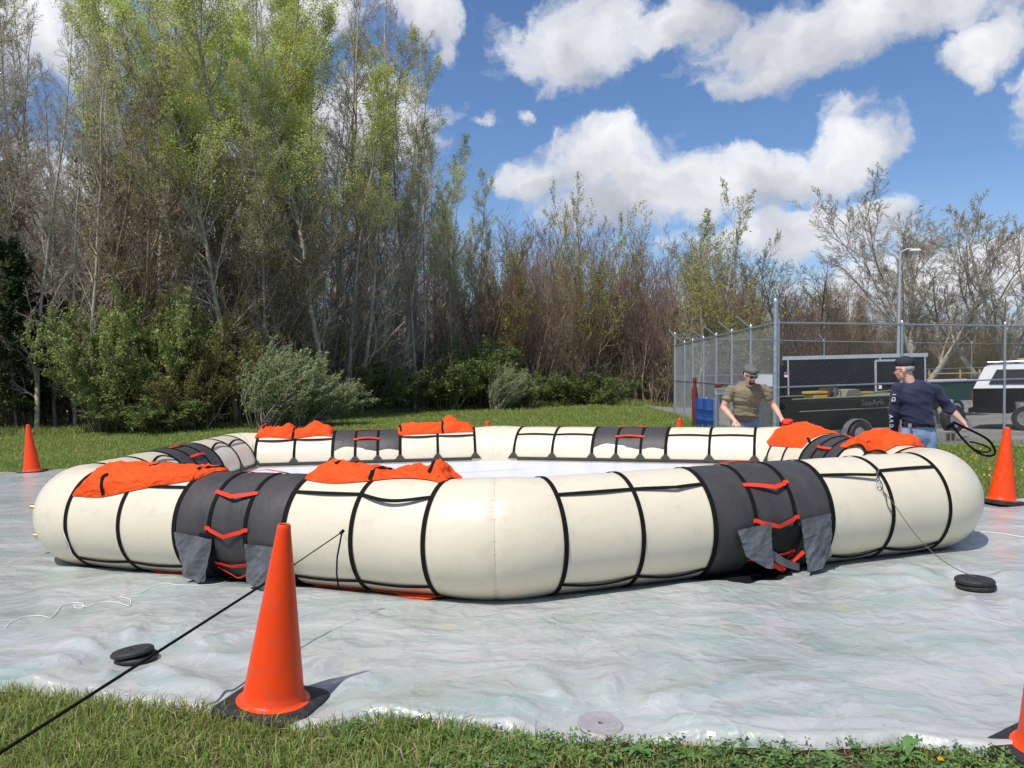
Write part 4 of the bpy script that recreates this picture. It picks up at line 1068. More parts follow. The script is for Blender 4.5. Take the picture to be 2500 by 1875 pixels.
TREE_N = {'c': 0}
def put_plant(kind, which, X, Y, h, name, label, cat, group=None, lean=0.0, wid=None, rz=None, z=None, leany=0.0):
    p = PR[kind][which % len(PR[kind])]
    root = empty(name, (X, Y, (float(gz(X, Y)) if z is None else z) - .05), rnd.uniform(0, 6.28) if rz is None else rz)
    s = h / p['H']; w = s if wid is None else wid
    root.scale = (w, w, s)
    root.rotation_euler = (leany, lean, root.rotation_euler[2])
    tag(root, label, cat, group)
    link_mesh('trunk' if p['crown'] == 'crown' else 'stem', p['t'], root); link_mesh(p['crown'], p['c'], root)
    TREE_N['c'] += 1
    return root
TOPX = [-400, 600, 850, 930, 990, 1060, 1110, 1160, 1200, 1260, 1330, 1400, 1500, 1600, 1700, 1800, 1838, 1856, 1950, 2050, 2110, 2200, 2500, 3000]
TOPY = [-170, -200, -110, 10, 60, 140, 250, 340, 455, 490, 490, 500, 525, 530, 520, 545, 600, 645, 625, 610, 650, 690, 735, 740]
EDX = [-600, 0, 300, 620, 850, 1050, 1350, 1650, 1850, 2100, 2500, 3000]
EDY = [25, 26.5, 27.5, 28.5, 33.5, 37.5, 41, 43, 52, 56, 60, 62]
KINDS = {
    'tall_green': ('tulip_tree', 'tall slender forest tree leafing out in bright spring green'),
    'tall_pale': ('slender_tree', 'tall thin forest tree with pale new leaves high up'),
    'tall_bare': ('bare_tree', 'tall still leafless grey forest tree in the left wood'),
    'mid_bare': ('bare_thicket_tree', 'leafless reddish brown multi-stemmed tree in the middle of the wood'),
    'mid_olive': ('budding_tree', 'many-stemmed forest tree dotted with olive buds'),
    'mid_yellow': ('catkin_tree', 'small forest tree with yellow green catkins'),
    'dark_bare': ('dark_bare_tree', 'dark leafless spreading tree behind the fenced yard'),
    'mid_pale': ('pale_leafed_tree', 'many-stemmed tree with pale new leaves in the wood')}
def kind_for(px, d, rs):
    q = rs.rand()
    if px < 330: return 'tall_bare' if q < .50 else ('tall_pale' if q < .85 else 'mid_olive')
    if px < 860: return 'tall_green' if q < .50 else ('mid_olive' if q < .68 else ('tall_bare' if q < .9 else 'tall_pale'))
    if px < 1000: return 'tall_bare' if q < .65 else 'tall_pale'
    if px < 1180: return 'tall_pale' if q < .65 else ('tall_bare' if q < .85 else 'mid_bare')
    if px < 1840: return 'mid_bare' if q < .82 else ('mid_olive' if q < .92 else ('mid_pale' if q < .96 else 'mid_yellow'))
    return 'dark_bare' if q < .15 else ('mid_bare' if q < .45 else 'mid_olive')
rs = np.random.RandomState(77)
SHORT = {'tall_green': 'tall bright green tree', 'tall_pale': 'tall thin pale-leafed tree', 'tall_bare': 'tall leafless grey tree', 'mid_bare': 'leafless reddish brown tree', 'mid_olive': 'olive budding many-stemmed tree',
         'mid_yellow': 'yellow green catkin tree', 'dark_bare': 'dark leafless tree', 'mid_pale': 'pale green many-stemmed tree'}
ROWN = ['front row', 'second row', 'third row', 'fourth row', 'deepest row']
MARKS = [(-80, 'beyond the left edge'), (0, 'at the left edge'), (70, 'above the far left cone'), (150, 'left of the large bush'), (225, 'over the large bush'), (300, 'over the upper green bush'), (375, 'over the large bush foot'),
         (450, 'above the olive bush'), (525, 'left of the windswept shrub'), (600, 'over the windswept shrub'), (675, 'above the leftmost far canopy'), (750, 'over the windswept shrub skirt'), (825, 'right of the windswept shrub'),
         (900, 'above the far left charcoal panel'), (975, 'above the dark green bush'), (1050, 'left of the pale shrub'), (1125, 'above the second far canopy'), (1200, 'behind the small pale shrub'), (1275, 'right of the small pale shrub'),
         (1350, 'above the far raft corner'), (1425, 'behind the low rounded bush'), (1500, 'above the far right charcoal panel'), (1575, 'just left of the fence end'), (1650, 'behind the far fence corner'), (1725, 'behind the blue drums'),
         (1800, 'above the man in olive'), (1875, 'behind the near corner post'), (1950, 'above the trailer left end'), (2025, 'above the trailer middle'), (2100, 'above the trailer door'), (2175, 'left of the street lamp'),
         (2250, 'right of the street lamp'), (2325, 'above the green trailer'), (2400, 'above the camper shell'), (2475, 'above the pickup cab'), (2550, 'beyond the right edge'), (2640, 'far beyond the right edge')]
def where(px): return min(MARKS, key=lambda m: abs(m[0] - px))[1]
def px2X(px, Y): return (px - 1250) / FPX * Y
def height_for(px, Y):
    y0 = 910 - .0206 * (px - 1250); return CAMH + (y0 - np.interp(px, TOPX, TOPY)) / (FPX / Y)
rows = [(0.4, 62, .86), (2.2, 70, .95), (4.6, 74, 1.0), (7.5, 88, 1.0), (11, 110, 1.0)]
DUP = {}
for ri, (d, step, hs) in enumerate(rows):
    px = -260 + rs.uniform(0, step)
    while px < 2680:
        if ri >= 2 and px < 1120 and rs.rand() < .5:
            px += step * .8; continue
        Y = np.interp(px, EDX, EDY) + d + rs.uniform(-.8, .9)
        k = kind_for(px, d, rs)
        h = height_for(px, Y) * hs * rs.uniform(.80, 1.02)
        if k in ('mid_olive', 'mid_bare', 'mid_yellow', 'mid_pale') and h > 13: h = rs.uniform(8, 11)
        nm, lab = KINDS[k]; lab0 = lab; lab = SHORT[k] + ', ' + ROWN[ri] + ', ' + where(px)
        DUP.setdefault(lab, []).append((h, put_plant(k, rs.randint(0, 9), px2X(px, Y), Y, h, nm, lab, 'tree', lab0.split(' ')[0] + ' ' + nm.replace('_', ' ') + 's of the wood', lean=rs.normal(0, .02))))
        px += step * rs.uniform(.7, 1.3) * (1.25 if px > 1850 else 1)
for lab, lst in DUP.items():
    if len(lst) == 2:
        lst.sort(key=lambda q: q[0]); lst[0][1]['label'] = lab + ', the shorter of two'; lst[1][1]['label'] = lab + ', the taller of two'
# trees one can single out
put_plant('tall_green', 1, px2X(800, 30.5), 30.5, 15.0, 'tulip_tree', 'brightest green tree, its foliage hanging lowest in the tall stand', 'tree', wid=.95)
put_plant('tall_green', 0, px2X(600, 31.5), 31.5, 18.5, 'tulip_tree', 'broad tree with fanned dark limbs and bright green crown in the tall stand', 'tree', wid=1.25)
put_plant('tall_pale', 1, px2X(1010, 36), 36, height_for(1010, 36), 'slender_tree', 'tall thin pale green tree at the right shoulder of the tall stand', 'tree')
put_plant('tall_bare', 2, px2X(880, 34), 34, 18.6, 'bare_tree', 'tallest leafless tree against the cloud right of the bright green tree', 'tree')
put_plant('tall_bare', 0, px2X(75, 28), 28, 18, 'bare_tree', 'pale grey leafless tree with a straight trunk nearest the left edge', 'tree')
put_plant('mid_yellow', 0, px2X(1440, 41.5), 41.5, 10.4, 'catkin_tree', 'tree with yellow green tufts rising above the brown middle of the wood', 'tree', wid=.75)
put_plant('mid_pale', 0, px2X(1690, 42.5), 42.5, 10.9, 'pale_leafed_tree', 'airy pale green tree at the right end of the wood left of the fence', 'tree', lean=.10, wid=1.1)
put_plant('mid_yellow', 0, px2X(1825, 41.0), 41.0, 6.9, 'catkin_tree', 'low yellow green tree directly behind the near corner post of the fence', 'tree', wid=.95)
put_plant('sycamore', 0, px2X(2255, 50), 50, 12.4, 'sycamore', 'big leafless sycamore with white limbs behind the lamp post', 'tree', rz=1.0, wid=1.3)
put_plant('sycamore', 1, px2X(2440, 49), 49, 12.2, 'sycamore', 'big leafless sycamore with white limbs at the right edge above the truck', 'tree', rz=2.2, wid=1.35)
put_plant('dark_bare', 0, px2X(1915, 47), 47, 8.4, 'dark_bare_tree', 'dark leafless tree just right of the fence corner post', 'tree', wid=.8)
put_plant('dark_bare', 1, px2X(2010, 48), 48, 8.2, 'dark_bare_tree', 'dark leafless tree with forked trunk above the black cargo trailer', 'tree', wid=.85)
put_plant('evergreen', 0, px2X(40, 27), 27, 6.3, 'cedar', 'dark evergreen cedar at the left edge of the wood', 'tree', wid=.75)
put_plant('evergreen', 0, px2X(130, 28), 28, 4.6, 'cedar', 'smaller dark evergreen between the left cedar and the big green bush', 'tree', wid=.8)
put_plant('evergreen', 0, px2X(2520, 40), 40, 4.4, 'cedar', 'dark conifer top showing at the right edge above the truck', 'tree', wid=.5)
# shrubs of the wood edge
put_plant('big_bush', 0, px2X(255, 26.2), 26.2, 4.3, 'large_bush', 'large leafy green bush left of the grey green shrub, tallest of the wood edge', 'bush', rz=.4, wid=.72)
put_plant('big_bush', 0, px2X(385, 27.2), 27.2, 5.0, 'large_bush', 'upper green bush growing up behind the large left bush', 'bush', rz=2.2, wid=.7)
put_plant('silver_bush', 0, px2X(655, 26.9), 26.9, 3.3, 'windblown_bush', 'windswept grey green shrub leaning right behind the far left cone tip', 'bush', rz=0, wid=.66)
put_plant('silver_bush', 0, px2X(755, 27.4), 27.4, 2.1, 'windblown_bush', 'lower right skirt of the windswept grey green shrub', 'bush', rz=.2, wid=.58)
put_plant('silver_bush', 0, px2X(1215, 36.6), 36.6, 2.4, 'windblown_bush', 'small pale grey green shrub in the middle of the wood edge', 'bush', rz=.1, wid=.48)
put_plant('olive_bush', 0, px2X(575, 28.4), 28.4, 3.9, 'olive_bush', 'olive bush directly behind the left part of the windswept shrub', 'bush', rz=3, wid=.85)
put_plant('green_bush', 0, px2X(880, 34.6), 34.6, 2.6, 'green_bush', 'dull green bush in the dark hollow right of the windswept shrub', 'bush', rz=4, wid=1.1)
put_plant('green_bush', 0, px2X(1160, 38.6), 38.6, 3.6, 'green_bush', 'tallest dull green bush rising behind the small pale shrub', 'bush', rz=5, wid=1.1)
put_plant('green_bush', 0, px2X(1090, 37.2), 37.2, 2.7, 'green_bush', 'dark green bush left of the small pale shrub', 'bush', rz=1, wid=1.25)
put_plant('green_bush', 0, px2X(990, 36.3), 36.3, 2.0, 'green_bush', 'dark green bush right of the windswept shrub', 'bush', rz=2, wid=1.0)
put_plant('green_bush', 0, px2X(1290, 38.5), 38.5, 2.0, 'green_bush', 'dark green bush directly right of the small pale shrub', 'bush', rz=2, wid=.8)
put_plant('green_bush', 0, px2X(1440, 40.3), 40.3, 1.75, 'green_bush', 'low rounded green bush in front of the brown thicket', 'bush', rz=3, wid=1.15)
put_plant('olive_bush', 0, px2X(500, 27.6), 27.6, 4.2, 'olive_bush', 'olive green bush between the large bush and the windswept shrub', 'bush', rz=1, wid=.7)
put_plant('olive_bush', 0, px2X(450, 26.6), 26.6, 2.3, 'olive_bush', 'low olive bush at the foot of the large green bush', 'bush', rz=2, wid=.75)
put_plant('green_bush', 0, px2X(370, 26.0), 26.0, 1.3, 'green_bush', 'lowest dark green bush at the wood edge below the large bush', 'bush', rz=5, wid=1.0)
print('trees', TREE_N['c'], round(time.time() - T0, 1))

# brown twiggy undergrowth filling the wood: nobody could count it
def brush_mass(name, spots, bark, seed, leaf=None, hr=(1.5, 4.0), **kw):
    rs = np.random.RandomState(seed); Vs, Fs, Ms, o = [], [], [], 0
    vars_ = []
    for q in range(4):
        sp = dict(H=3.0, r0=.022, lean=.28, stems=11, base_spread=.35, wob=.09, tip=.3, tsides=3, prof=lambda x: 1 - .5 * x, rmin=.006,
                  levels=[(7, .15, .97, (20, 55), .38, .6, 4, .15, .05, 3), (4, .1, .98, (25, 60), .5, .7, 3, .2, .03, 3)])
        if leaf: sp['leaves'] = [(2, 700, .05, .10)]
        tr, tw, lf = plant(seed * 10 + q, sp)
        v = [tr[0], tw[0]]; f = [tr[1], tw[1] + len(tr[0])]; m = [np.zeros(len(tr[1]) + len(tw[1]), int)]
        if lf is not None: v.append(lf[0]); f.append(lf[1] + len(tr[0]) + len(tw[0])); m.append(np.ones(len(lf[1]), int))
        vars_.append((np.concatenate(v), np.concatenate(f), np.concatenate(m)))
    for (x, y) in spots:
        v, f, m = vars_[rs.randint(4)]; a = rs.uniform(0, 6.28); h = rs.uniform(*hr) / 3.0; w = rs.uniform(.7, 1.4)
        vv = v.copy(); vv[:, 0], vv[:, 1] = (v[:, 0] * math.cos(a) - v[:, 1] * math.sin(a)) * w + x, (v[:, 0] * math.sin(a) + v[:, 1] * math.cos(a)) * w + y
        vv[:, 2] = v[:, 2] * h + float(gz(x, y))
        Vs.append(vv); Fs.append(f + o); Ms.append(m); o += len(vv)
    me = fast_mesh(name, np.concatenate(Vs), np.concatenate(Fs), [M[bark]] + ([M[leaf]] if leaf else []), np.concatenate(Ms))
    return link_mesh(name, me, kind='stuff', **kw)
rs = np.random.RandomState(5)
def wood_spots(n, p0, p1, d0, d1):
    out = []
    for i in range(n):
        px = rs.uniform(p0, p1); Y = np.interp(px, EDX, EDY) + rs.uniform(d0, d1); out.append((px2X(px, Y), Y))
    return out
brush_mass('undergrowth', wood_spots(150, -100, 1860, .2, 4.5), 'bark_brown', 3, hr=(1.6, 4.6), label='brown leafless undergrowth filling the edge of the wood', cat='undergrowth')
brush_mass('undergrowth', wood_spots(130, 250, 1860, .0, 5), 'bark_grey', 4, 'leaf_olive', hr=(1.0, 4.4), label='olive budding undergrowth between the trees of the wood', cat='undergrowth')
brush_mass('undergrowth', wood_spots(210, -200, 2650, 5, 17), 'bark_grey', 6, hr=(3, 6.5), label='reddish brown thicket deep inside the wood', cat='undergrowth')
brush_mass('undergrowth', wood_spots(150, -200, 2650, 14, 26), 'bark_brown', 7, hr=(4, 8), label='tall brown brush at the very back of the wood', cat='undergrowth')
brush_mass('undergrowth', wood_spots(70, 1840, 2650, 0, 6), 'bark_brown', 8, 'leaf_olive', hr=(2.4, 4.6), label='brown and green thicket behind the fenced yard', cat='undergrowth')
def far_wood():
    rs = np.random.RandomState(9); Vs, Fs, o = [], [], 0
    sp = dict(H=10, r0=.12, lean=.10, stems=2, base_spread=.3, wob=.05, prof=up, rmin=.014, tsides=4,
              levels=[(16, .12, .97, (22, 55), .34, .45, 4, .1, .10, 3), (9, .1, .97, (25, 55), .5, .6, 3, .15, .05, 3), (4, .1, .98, (25, 60), .5, .7, 2, .15, .05, 3)])
    vs = [plant(500 + q, sp) for q in range(3)]
    for d, step in ((14.5, 58), (17.5, 58), (21, 58), (25, 60)):
        px = -300.0
        while px < 2750:
            Y = np.interp(px, EDX, EDY) + d + rs.uniform(-1.5, 1.5); h = height_for(px, Y)
            h *= rs.uniform(.48, .70) if h > 13 else rs.uniform(.55, .85)
            tr, tw, _ = vs[rs.randint(3)]; a = rs.uniform(0, 6.28); s = h / 10; w = .95 if h > 12 else .9
            v = np.concatenate([tr[0], tw[0]]); f = np.concatenate([tr[1], tw[1] + len(tr[0])])
            vv = np.stack([(v[:, 0] * math.cos(a) - v[:, 1] * math.sin(a)) * w + px2X(px, Y), (v[:, 0] * math.sin(a) + v[:, 1] * math.cos(a)) * w + Y, v[:, 2] * s], 1)
            Vs.append(vv); Fs.append(f + o); o += len(vv); px += step * rs.uniform(.7, 1.3)
    me = fast_mesh('distant_woods', np.concatenate(Vs), np.concatenate(Fs), [M['far_bark']])
    link_mesh('distant_woods', me, kind='stuff', label='deep interior of the wood, a mass of far brown trunks and twigs', cat='woods')
    print('far wood faces', sum(len(f) for f in Fs))
far_wood()
print('brush', round(time.time() - T0, 1))

# ------------------------------------------------------------------ chain link fences
LEAN = 0.022
def fpt(x, y, z): return (x + LEAN * z, y, z)
def fence(name, pts_posts, h, label, arms=None, corner_posts=(), mesh_pitch=.078, wire=.0016, far=False, mid=True, bottom_gap=.03, wmat='wire'):
    root = empty(name, (pts_posts[0][0], pts_posts[0][1], 0), label=label, cat='fence')
    O = np.array([pts_posts[0][0], pts_posts[0][1], 0])
    posts = [np.array(p, float) for p in pts_posts]
    for i, p in enumerate(posts):
        zb = float(gz(p[0], p[1])); b = MB(); r = .045 if i in corner_posts else .030
        zt = h + (.40 if i in corner_posts else .02)
        b.tube(np.array([fpt(p[0], p[1], zb - .02), fpt(p[0], p[1], zt)]) - O, r, 10)
        q = np.array(fpt(p[0], p[1], zt)) - O
        b.lathe([(r * 1.12, -.02), (r * 1.15, .02), (r * .8, .05), (.004, .075)], c=q, sides=10)
        if i in corner_posts:
            for zz in np.linspace(.3, h + .3, 9): b.tube(np.array([fpt(p[0], p[1], zz - .012), fpt(p[0], p[1], zz + .012)]) - O, r * 1.16, 10)
        b.build('post', M['steel'], root)
        if arms and i not in corner_posts:
            b = MB(); a0 = np.array(fpt(p[0], p[1], h)) - O
            b.bar(a0, a0 + np.array(arms) * .42, .03, .03); b.build('barb_arm', M['steel'], root, smooth=False)
    def zb_(t): return gz(t[0], t[1])
    b = MB()
    for zr in ((h, h * .5 + .02) if mid else (h,)):
        line = [np.array(fpt(p[0], p[1], zr)) - O for p in posts]; b.tube(line, .021 if zr == h else .017, 8)
    b.build('rail', M['steel'], root)
    # woven fabric: two families of wires
    b = MB(); seg = np.cumsum([0] + [np.linalg.norm(posts[i + 1] - posts[i]) for i in range(len(posts) - 1)]); L = seg[-1]
    xs_, ys_ = [p[0] for p in posts], [p[1] for p in posts]
    zb0 = min(float(gz(x, y)) for x, y in zip(xs_, ys_)) + bottom_gap
    Hh = h - zb0
    starts = np.arange(-Hh, L, mesh_pitch * 1.0)
    Pl, Rl = [], []
    for s0 in starts:
        for sgn in (1, -1):
            a = (s0, zb0) if sgn == 1 else (s0, h); e = (s0 + Hh, h) if sgn == 1 else (s0 + Hh, zb0)
            u0 = max(0, -s0 / Hh); u1 = min(1, (L - s0) / Hh)
            if u1 - u0 < .01: continue
            us = np.linspace(u0, u1, 5); ss = s0 + Hh * us; zz = a[1] + (e[1] - a[1]) * us
            P3 = np.stack([np.interp(ss, seg, xs_) + LEAN * zz, np.interp(ss, seg, ys_) + sgn * .002, zz], 1) - O
            Pl.append(P3)
    Pl = np.array(Pl); v, f = batch_tubes(Pl, np.full(Pl.shape[:2], wire), 3)
    me = fast_mesh('wire_mesh', v, f, [M[wmat]]); link_mesh('wire_mesh', me, root)
    # twisted barbs of the fabric's top edge
    b = MB(); 
    for s0 in np.arange(0, L, mesh_pitch):
        x, y = np.interp(s0, seg, xs_), np.interp(s0, seg, ys_)
        q = np.array(fpt(x, y, h + .01)) - O; b.tube([q, q + np.array([.008, 0, .032])], .004, 3)
    b.build('barbed_selvage', M['wire'], root, smooth=False)
    b = MB()
    for k in range(3):
        if arms: off = np.array(arms) * (.14 + .13 * k); base = h
        else: off = np.array([0, 0, .10 + .12 * k]); base = h
        line = [np.array(fpt(p[0], p[1], base)) - O + (off if (arms and i not in corner_posts) else np.array([0, 0, .10 + .12 * k])) for i, p in enumerate(posts)]
        b.tube(line, .0028 if far else .0022, 3)
    b.build('barbed_wire', M['wire'], root)
    return root
M['dullred'] = mat('rusty_red', (0.16, 0.02, 0.02), 0.7, var=0.4)
HF = 2.46
left_posts = [(4.9 + .76 * t, 15.5 + 13.4 * t) for t in (0, .148, .291, .434, .574, .712, .834, 1)]
fence('chain_link_fence', left_posts, HF, 'chain link fence side running away from the near corner post toward the wood', arms=(-.80, -.25, .62), corner_posts=(0, 7), wire=.0021, wmat='wire_bright')
front_posts = [(4.96, 15.53), (8.02, 17.1), (11.1, 18.7), (14.2, 20.3), (17.3, 21.9)]
fence('chain_link_fence', front_posts, HF, 'chain link fence side across the front of the yard with boat and trailer', corner_posts=(), wire=.0019)
bp = [(5.66 + .02, 28.95)]
for px_, Y_ in ((1830, 32.0), (2010, 36), (2195, 40.5), (2371, 45.5), (2560, 51), (2750, 57)): bp.append(((px_ - 1250) / FPX * Y_, Y_))
fence('chain_link_fence', bp, 2.72, 'chain link fence along the rear of the yard before the far trees', arms=(-.5, .1, .8), wire=.0022, far=True, mesh_pitch=.16)

# warning sign wired to the side fence
sg = empty('warning_sign', (at(1760, 950, 20.6)[0], 20.6, at(1760, 950, 20.6)[2]), label='red and white warning sign wired to the side fence behind the man in olive', cat='sign')
b = MB(); b.box((0, 0, 0), (.30, .012, .26)); b.build('sign_plate', M['silver'], sg, smooth=False)
b = MB(); b.box((0, -.008, .08), (.30, .006, .09)); b.build('red_band', M['dullred'], sg, smooth=False)
b = MB(); b.box((0, -.008, -.02), (.24, .004, .02)); b.box((0, -.008, -.07), (.18, .004, .02)); b.build('printed_lines', M['wrapback'], sg, smooth=False)

# lamp post
lp = at(2190, 1000, 40.0); lz = float(gz(lp[0], 40))
lamp = empty('street_lamp', (lp[0], 40, lz), label='tall slim white street lamp rising behind the rear yard fence', cat='street lamp')
topz = at(2200, 612, 40)[2] - lz; dxl = at(2198, 612, 40)[0] - lp[0]
b = MB(); b.tube([(0, 0, 0), (dxl * .5, 0, topz * .5), (dxl, 0, topz)], [.10, .075, .05], 10); b.lathe([(.16, 0), (.16, .05), (.1, .1)], sides=12); b.build('pole', M['silver'], lamp)
b = MB(); b.tube([(dxl, 0, topz - .5), (dxl + .05, 0, topz - .05), (dxl + .35, 0, topz + .08), (dxl + .55, 0, topz + .06)], .03, 6)
b.build('arm', M['white'], lamp)
b = MB(); b.box((dxl + .72, 0, topz + .03), (.5, .2, .10), taper=.75); b.build('lamp_head', M['white'], lamp)
b = MB(); b.tube([(dxl, 0, topz - .1), (dxl + .08, 0, topz + .75)], .012, 5); b.build('antenna', M['steel'], lamp)

# ------------------------------------------------------------------ enclosed cargo trailer
def wheel(b_t, b_r, c, r, w, axis=(0, 1, 0), spokes=8):
    ax = np.array(axis, float); ax /= np.linalg.norm(ax)
    z = np.array([0, 0, 1.0]); x = np.cross(ax, z); x /= np.linalg.norm(x); rot = np.array([x, z, -ax]).T   # lathe z -> -axis (towards viewer)
    b_t.lathe([(r * .58, -w / 2), (r * .93, -w / 2), (r, -w * .3), (r, w * .3), (r * .93, w / 2), (r * .58, w / 2)], c=c, sides=32, rot=rot, close=True)
    b_r.lathe([(r * .60, w * .46), (r * .56, w * .42), (r * .53, w * .25), (r * .30, w * .30), (r * .12, w * .42), (.001, w * .44)], c=c, sides=32, rot=rot)
    for k in range(spokes):
        a = k * 2 * math.pi / spokes; p = np.array([math.cos(a) * r * .42, math.sin(a) * r * .42, w * .30])
        d = np.array([math.cos(a), math.sin(a), 0]) * r * .10
        b_r.bar(rot @ (p - d) + c, rot @ (p + d) + c, r * .07, w * .14)
def yard_frame(a, c):
    a = np.array(a, float); c = np.array(c, float); d = c - a; L = np.linalg.norm(d); d /= L
    return a, d, np.array([d[1], -d[0]]), L      # n points to the camera side
A_, d_, n_, L_ = yard_frame((9.85, 30.0), (14.15, 28.2))
ang_t = math.atan2(d_[1], d_[0]); zt = float(gz(12, 29))
tr_ = empty('cargo_trailer', (A_[0], A_[1], zt), ang_t, label='long black enclosed cargo trailer with silver roof trim behind the boat', cat='trailer')
TL, TW, TH = L_, 2.0, 2.32
zb_, ztop = .48, 2.28
b = MB(); b.box((TL / 2, TW / 2, (zb_ + ztop) / 2), (TL, TW, ztop - zb_)); b.build('body', M['trailer'], tr_, smooth=False)
b = MB(); b.box((TL / 2, -.012, ztop + .02), (TL + .06, .05, .13)); b.box((TL / 2, TW / 2, ztop + .06), (TL + .04, TW, .05)); b.box((TL / 2, -.012, zb_ - .03), (TL, .05, .08)); b.build('roof_trim', M['silver'], tr_, smooth=False)
b = MB()
for x in (.16, 3.05 * TL / 4.66 + .15, TL - .06): b.box((x, -.015, (zb_ + ztop) / 2), (.05, .02, ztop - zb_))
b.build('corner_trim', M['silver'], tr_, smooth=False)
for x0, x1 in ((TL * .655, TL * .865),):
    b = MB(); b.box(((x0 + x1) / 2, -.02, (zb_ + ztop) / 2 - .03), (x1 - x0, .02, ztop - zb_ - .22)); dr = b.build('side_door', M['trailer'], tr_, smooth=False)
    b = MB()
    for x in (x0, x1): b.box((x, -.035, (zb_ + ztop) / 2 - .03), (.07, .02, ztop - zb_ - .22))
    b.box(((x0 + x1) / 2, -.035, ztop - .14), (x1 - x0, .02, .07)); b.build('door_frame', M['silver'], dr, smooth=False)
    b = MB(); b.box((x0 + .14, -.05, 1.22), (.10, .03, .12)); b.lathe([(.001, .012), (.05, .012), (.05, 0)], c=(x0 - .16, -.05, 1.02), sides=12, rot=rx(R(90))); b.build('door_latch', M['white'], dr)
b = MB()
for x in np.arange(.6, TL * .64, .41): b.box((x, -.008, (zb_ + ztop) / 2), (.012, .012, ztop - zb_ - .1))
b.build('panel_seam', M['trailer'], tr_, smooth=False)
for x in (TL * .40, TL * .56):
    bt, br = MB(), MB(); wheel(bt, br, (x, -.03, .36), .34, .2); w_ = bt.build('wheel', M['rubber'], tr_); br.build('rim', M['chrome'], w_)
b = MB(); b.box((-.12, .35, 1.28), (.2, .9, 1.5)); b.build('front_nose', M['trailer'], tr_, smooth=False)
b = MB(); b.box((.09, -.03, 1.70), (.14, .01, .17)); st_ = b.build('warning_sticker', M['white'], tr_, smooth=False)
b = MB(); b.box((.09, -.038, 1.74), (.13, .008, .07)); b.build('sticker_band', M['red'], st_, smooth=False)
# ------------------------------------------------------------------ flat bottomed boat on its trailer
A_, d_, n_, L_ = yard_frame((6.35, 18.75), (11.25, 20.85))
bz = float(gz(8.5, 19.8))
boat = empty('jon_boat', (A_[0], A_[1], bz), math.atan2(d_[1], d_[0]), label='dark olive flat-bottomed boat parked on a trailer behind the fence', cat='boat')
BL = 5.0; BWd = 1.55
def hull_sec(u):
    x = BL * u; rise = max(0, (u - .72) / .28) ** 1.8
    zk = .36 + .42 * rise; zg = 1.13 + .06 * sstep(u, .6, 1); wg = BWd / 2 * (1 - .22 * max(0, (u - .7) / .3) ** 2); wk = wg * .82
    return x, zk, zg, wk, wg
us = np.linspace(0, 1, 26); G = []
for u in us:
    x, zk, zg, wk, wg = hull_sec(u); c = BWd / 2
    G.append([(x, c - wg + .05, zg), (x, c - wg, zg), (x, c - (wg + .02), zg - .06), (x, c - wg * .97, zk + (zg - zk) * .62), (x, c - wg * .93, zk + (zg - zk) * .60), (x, c - wk, zk + .03), (x, c - wk * .6, zk - .02), (x, c + wk * .6, zk - .02), (x, c + wk, zk + .03), (x, c + wg, zg), (x, c + wg - .05, zg)])
b = MB(); b.grid(np.array(G)); g0 = [tuple(p) for p in G[0]]; g1 = [tuple(p) for p in G[-1]]
b.raw(g0, [tuple(range(11))]); b.raw(g1, [tuple(range(11))[::-1]]); b.build('hull', M['hull'], boat, angle=25)
b = MB(); c = BWd / 2
for sgn in (-1, 1): b.tube([(hull_sec(u)[0], c + sgn * hull_sec(u)[4], hull_sec(u)[2] + .01) for u in us], .022, 6)
b.build('gunwale', M['olive'], boat)
b = MB(); b.tube([(hull_sec(u)[0], c - hull_sec(u)[4] * .985 - .006, hull_sec(u)[1] + (hull_sec(u)[2] - hull_sec(u)[1]) * .64) for u in us[1:25]], .014, 5); b.build('rub_strake', M['olive'], boat)
b = MB()
b.raw([(BL * .60, .06, 1.10), (BL, .30, 1.17), (BL, BWd - .3, 1.17), (BL * .60, BWd - .06, 1.10)], [(0, 1, 2, 3)]); b.raw([(.05, .05, .75), (BL * .6, .05, .75), (BL * .6, BWd - .05, .75), (.05, BWd - .05, .75)], [(0, 1, 2, 3)])
b.build('deck', M['olive'], boat, smooth=False)
# helm console, seat, planks
b = MB()
prof = [(1.62, 1.05), (1.80, 1.30), (2.12, 1.32), (2.30, 1.08), (2.32, .80), (1.62, .80)]
for yy in (.12, .62): b.raw([(x, yy, z) for x, z in prof], [tuple(range(6)) if yy > .3 else tuple(range(6))[::-1]])
b.raw([(x, .12, z) for x, z in prof] + [(x, .62, z) for x, z in prof], [(i, (i + 1) % 6, 6 + (i + 1) % 6, 6 + i) for i in range(6)]); b.build('console', M['olive'], boat, smooth=False)
b = MB(); b.bar((1.30, .35, .95), (1.48, .35, 1.36), .42, .05); b.build('seat_back', M['flap'], boat, smooth=False)
b = MB(); b.bar((1.12, .35, .95), (1.34, .35, 1.36), .40, .06); b.build('seat_back', M['leather'], boat, smooth=False)
b = MB(); an = np.linspace(0, 2 * math.pi, 18); b.tube(np.stack([1.60 + .08 * np.sin(an), .37 + .15 * np.cos(an), 1.36 + .13 * np.sin(an)], 1), .014, 6, caps=False); b.tube([(1.72, .37, 1.2), (1.60, .37, 1.36)], .02, 6); b.build('steering_wheel', M['black'], boat)
b = MB(); b.box((.98, .35, 1.27), (.48, .32, .05)); b.box((1.02, .35, 1.18), (.44, .32, .06)); b.build('seat_plank', M['yellow'], boat, smooth=False)
b = MB(); b.box((2.58, .4, 1.22), (.5, .12, .05)); b.build('paddle', M['yellow'], boat, smooth=False)
b = MB(); b.bar((2.8, .42, 1.22), (3.3, .45, 1.20), .03, .03); b.box((3.15, .45, 1.20), (.3, .16, .03)); b.build('paddle', M['olive'], boat, smooth=False)
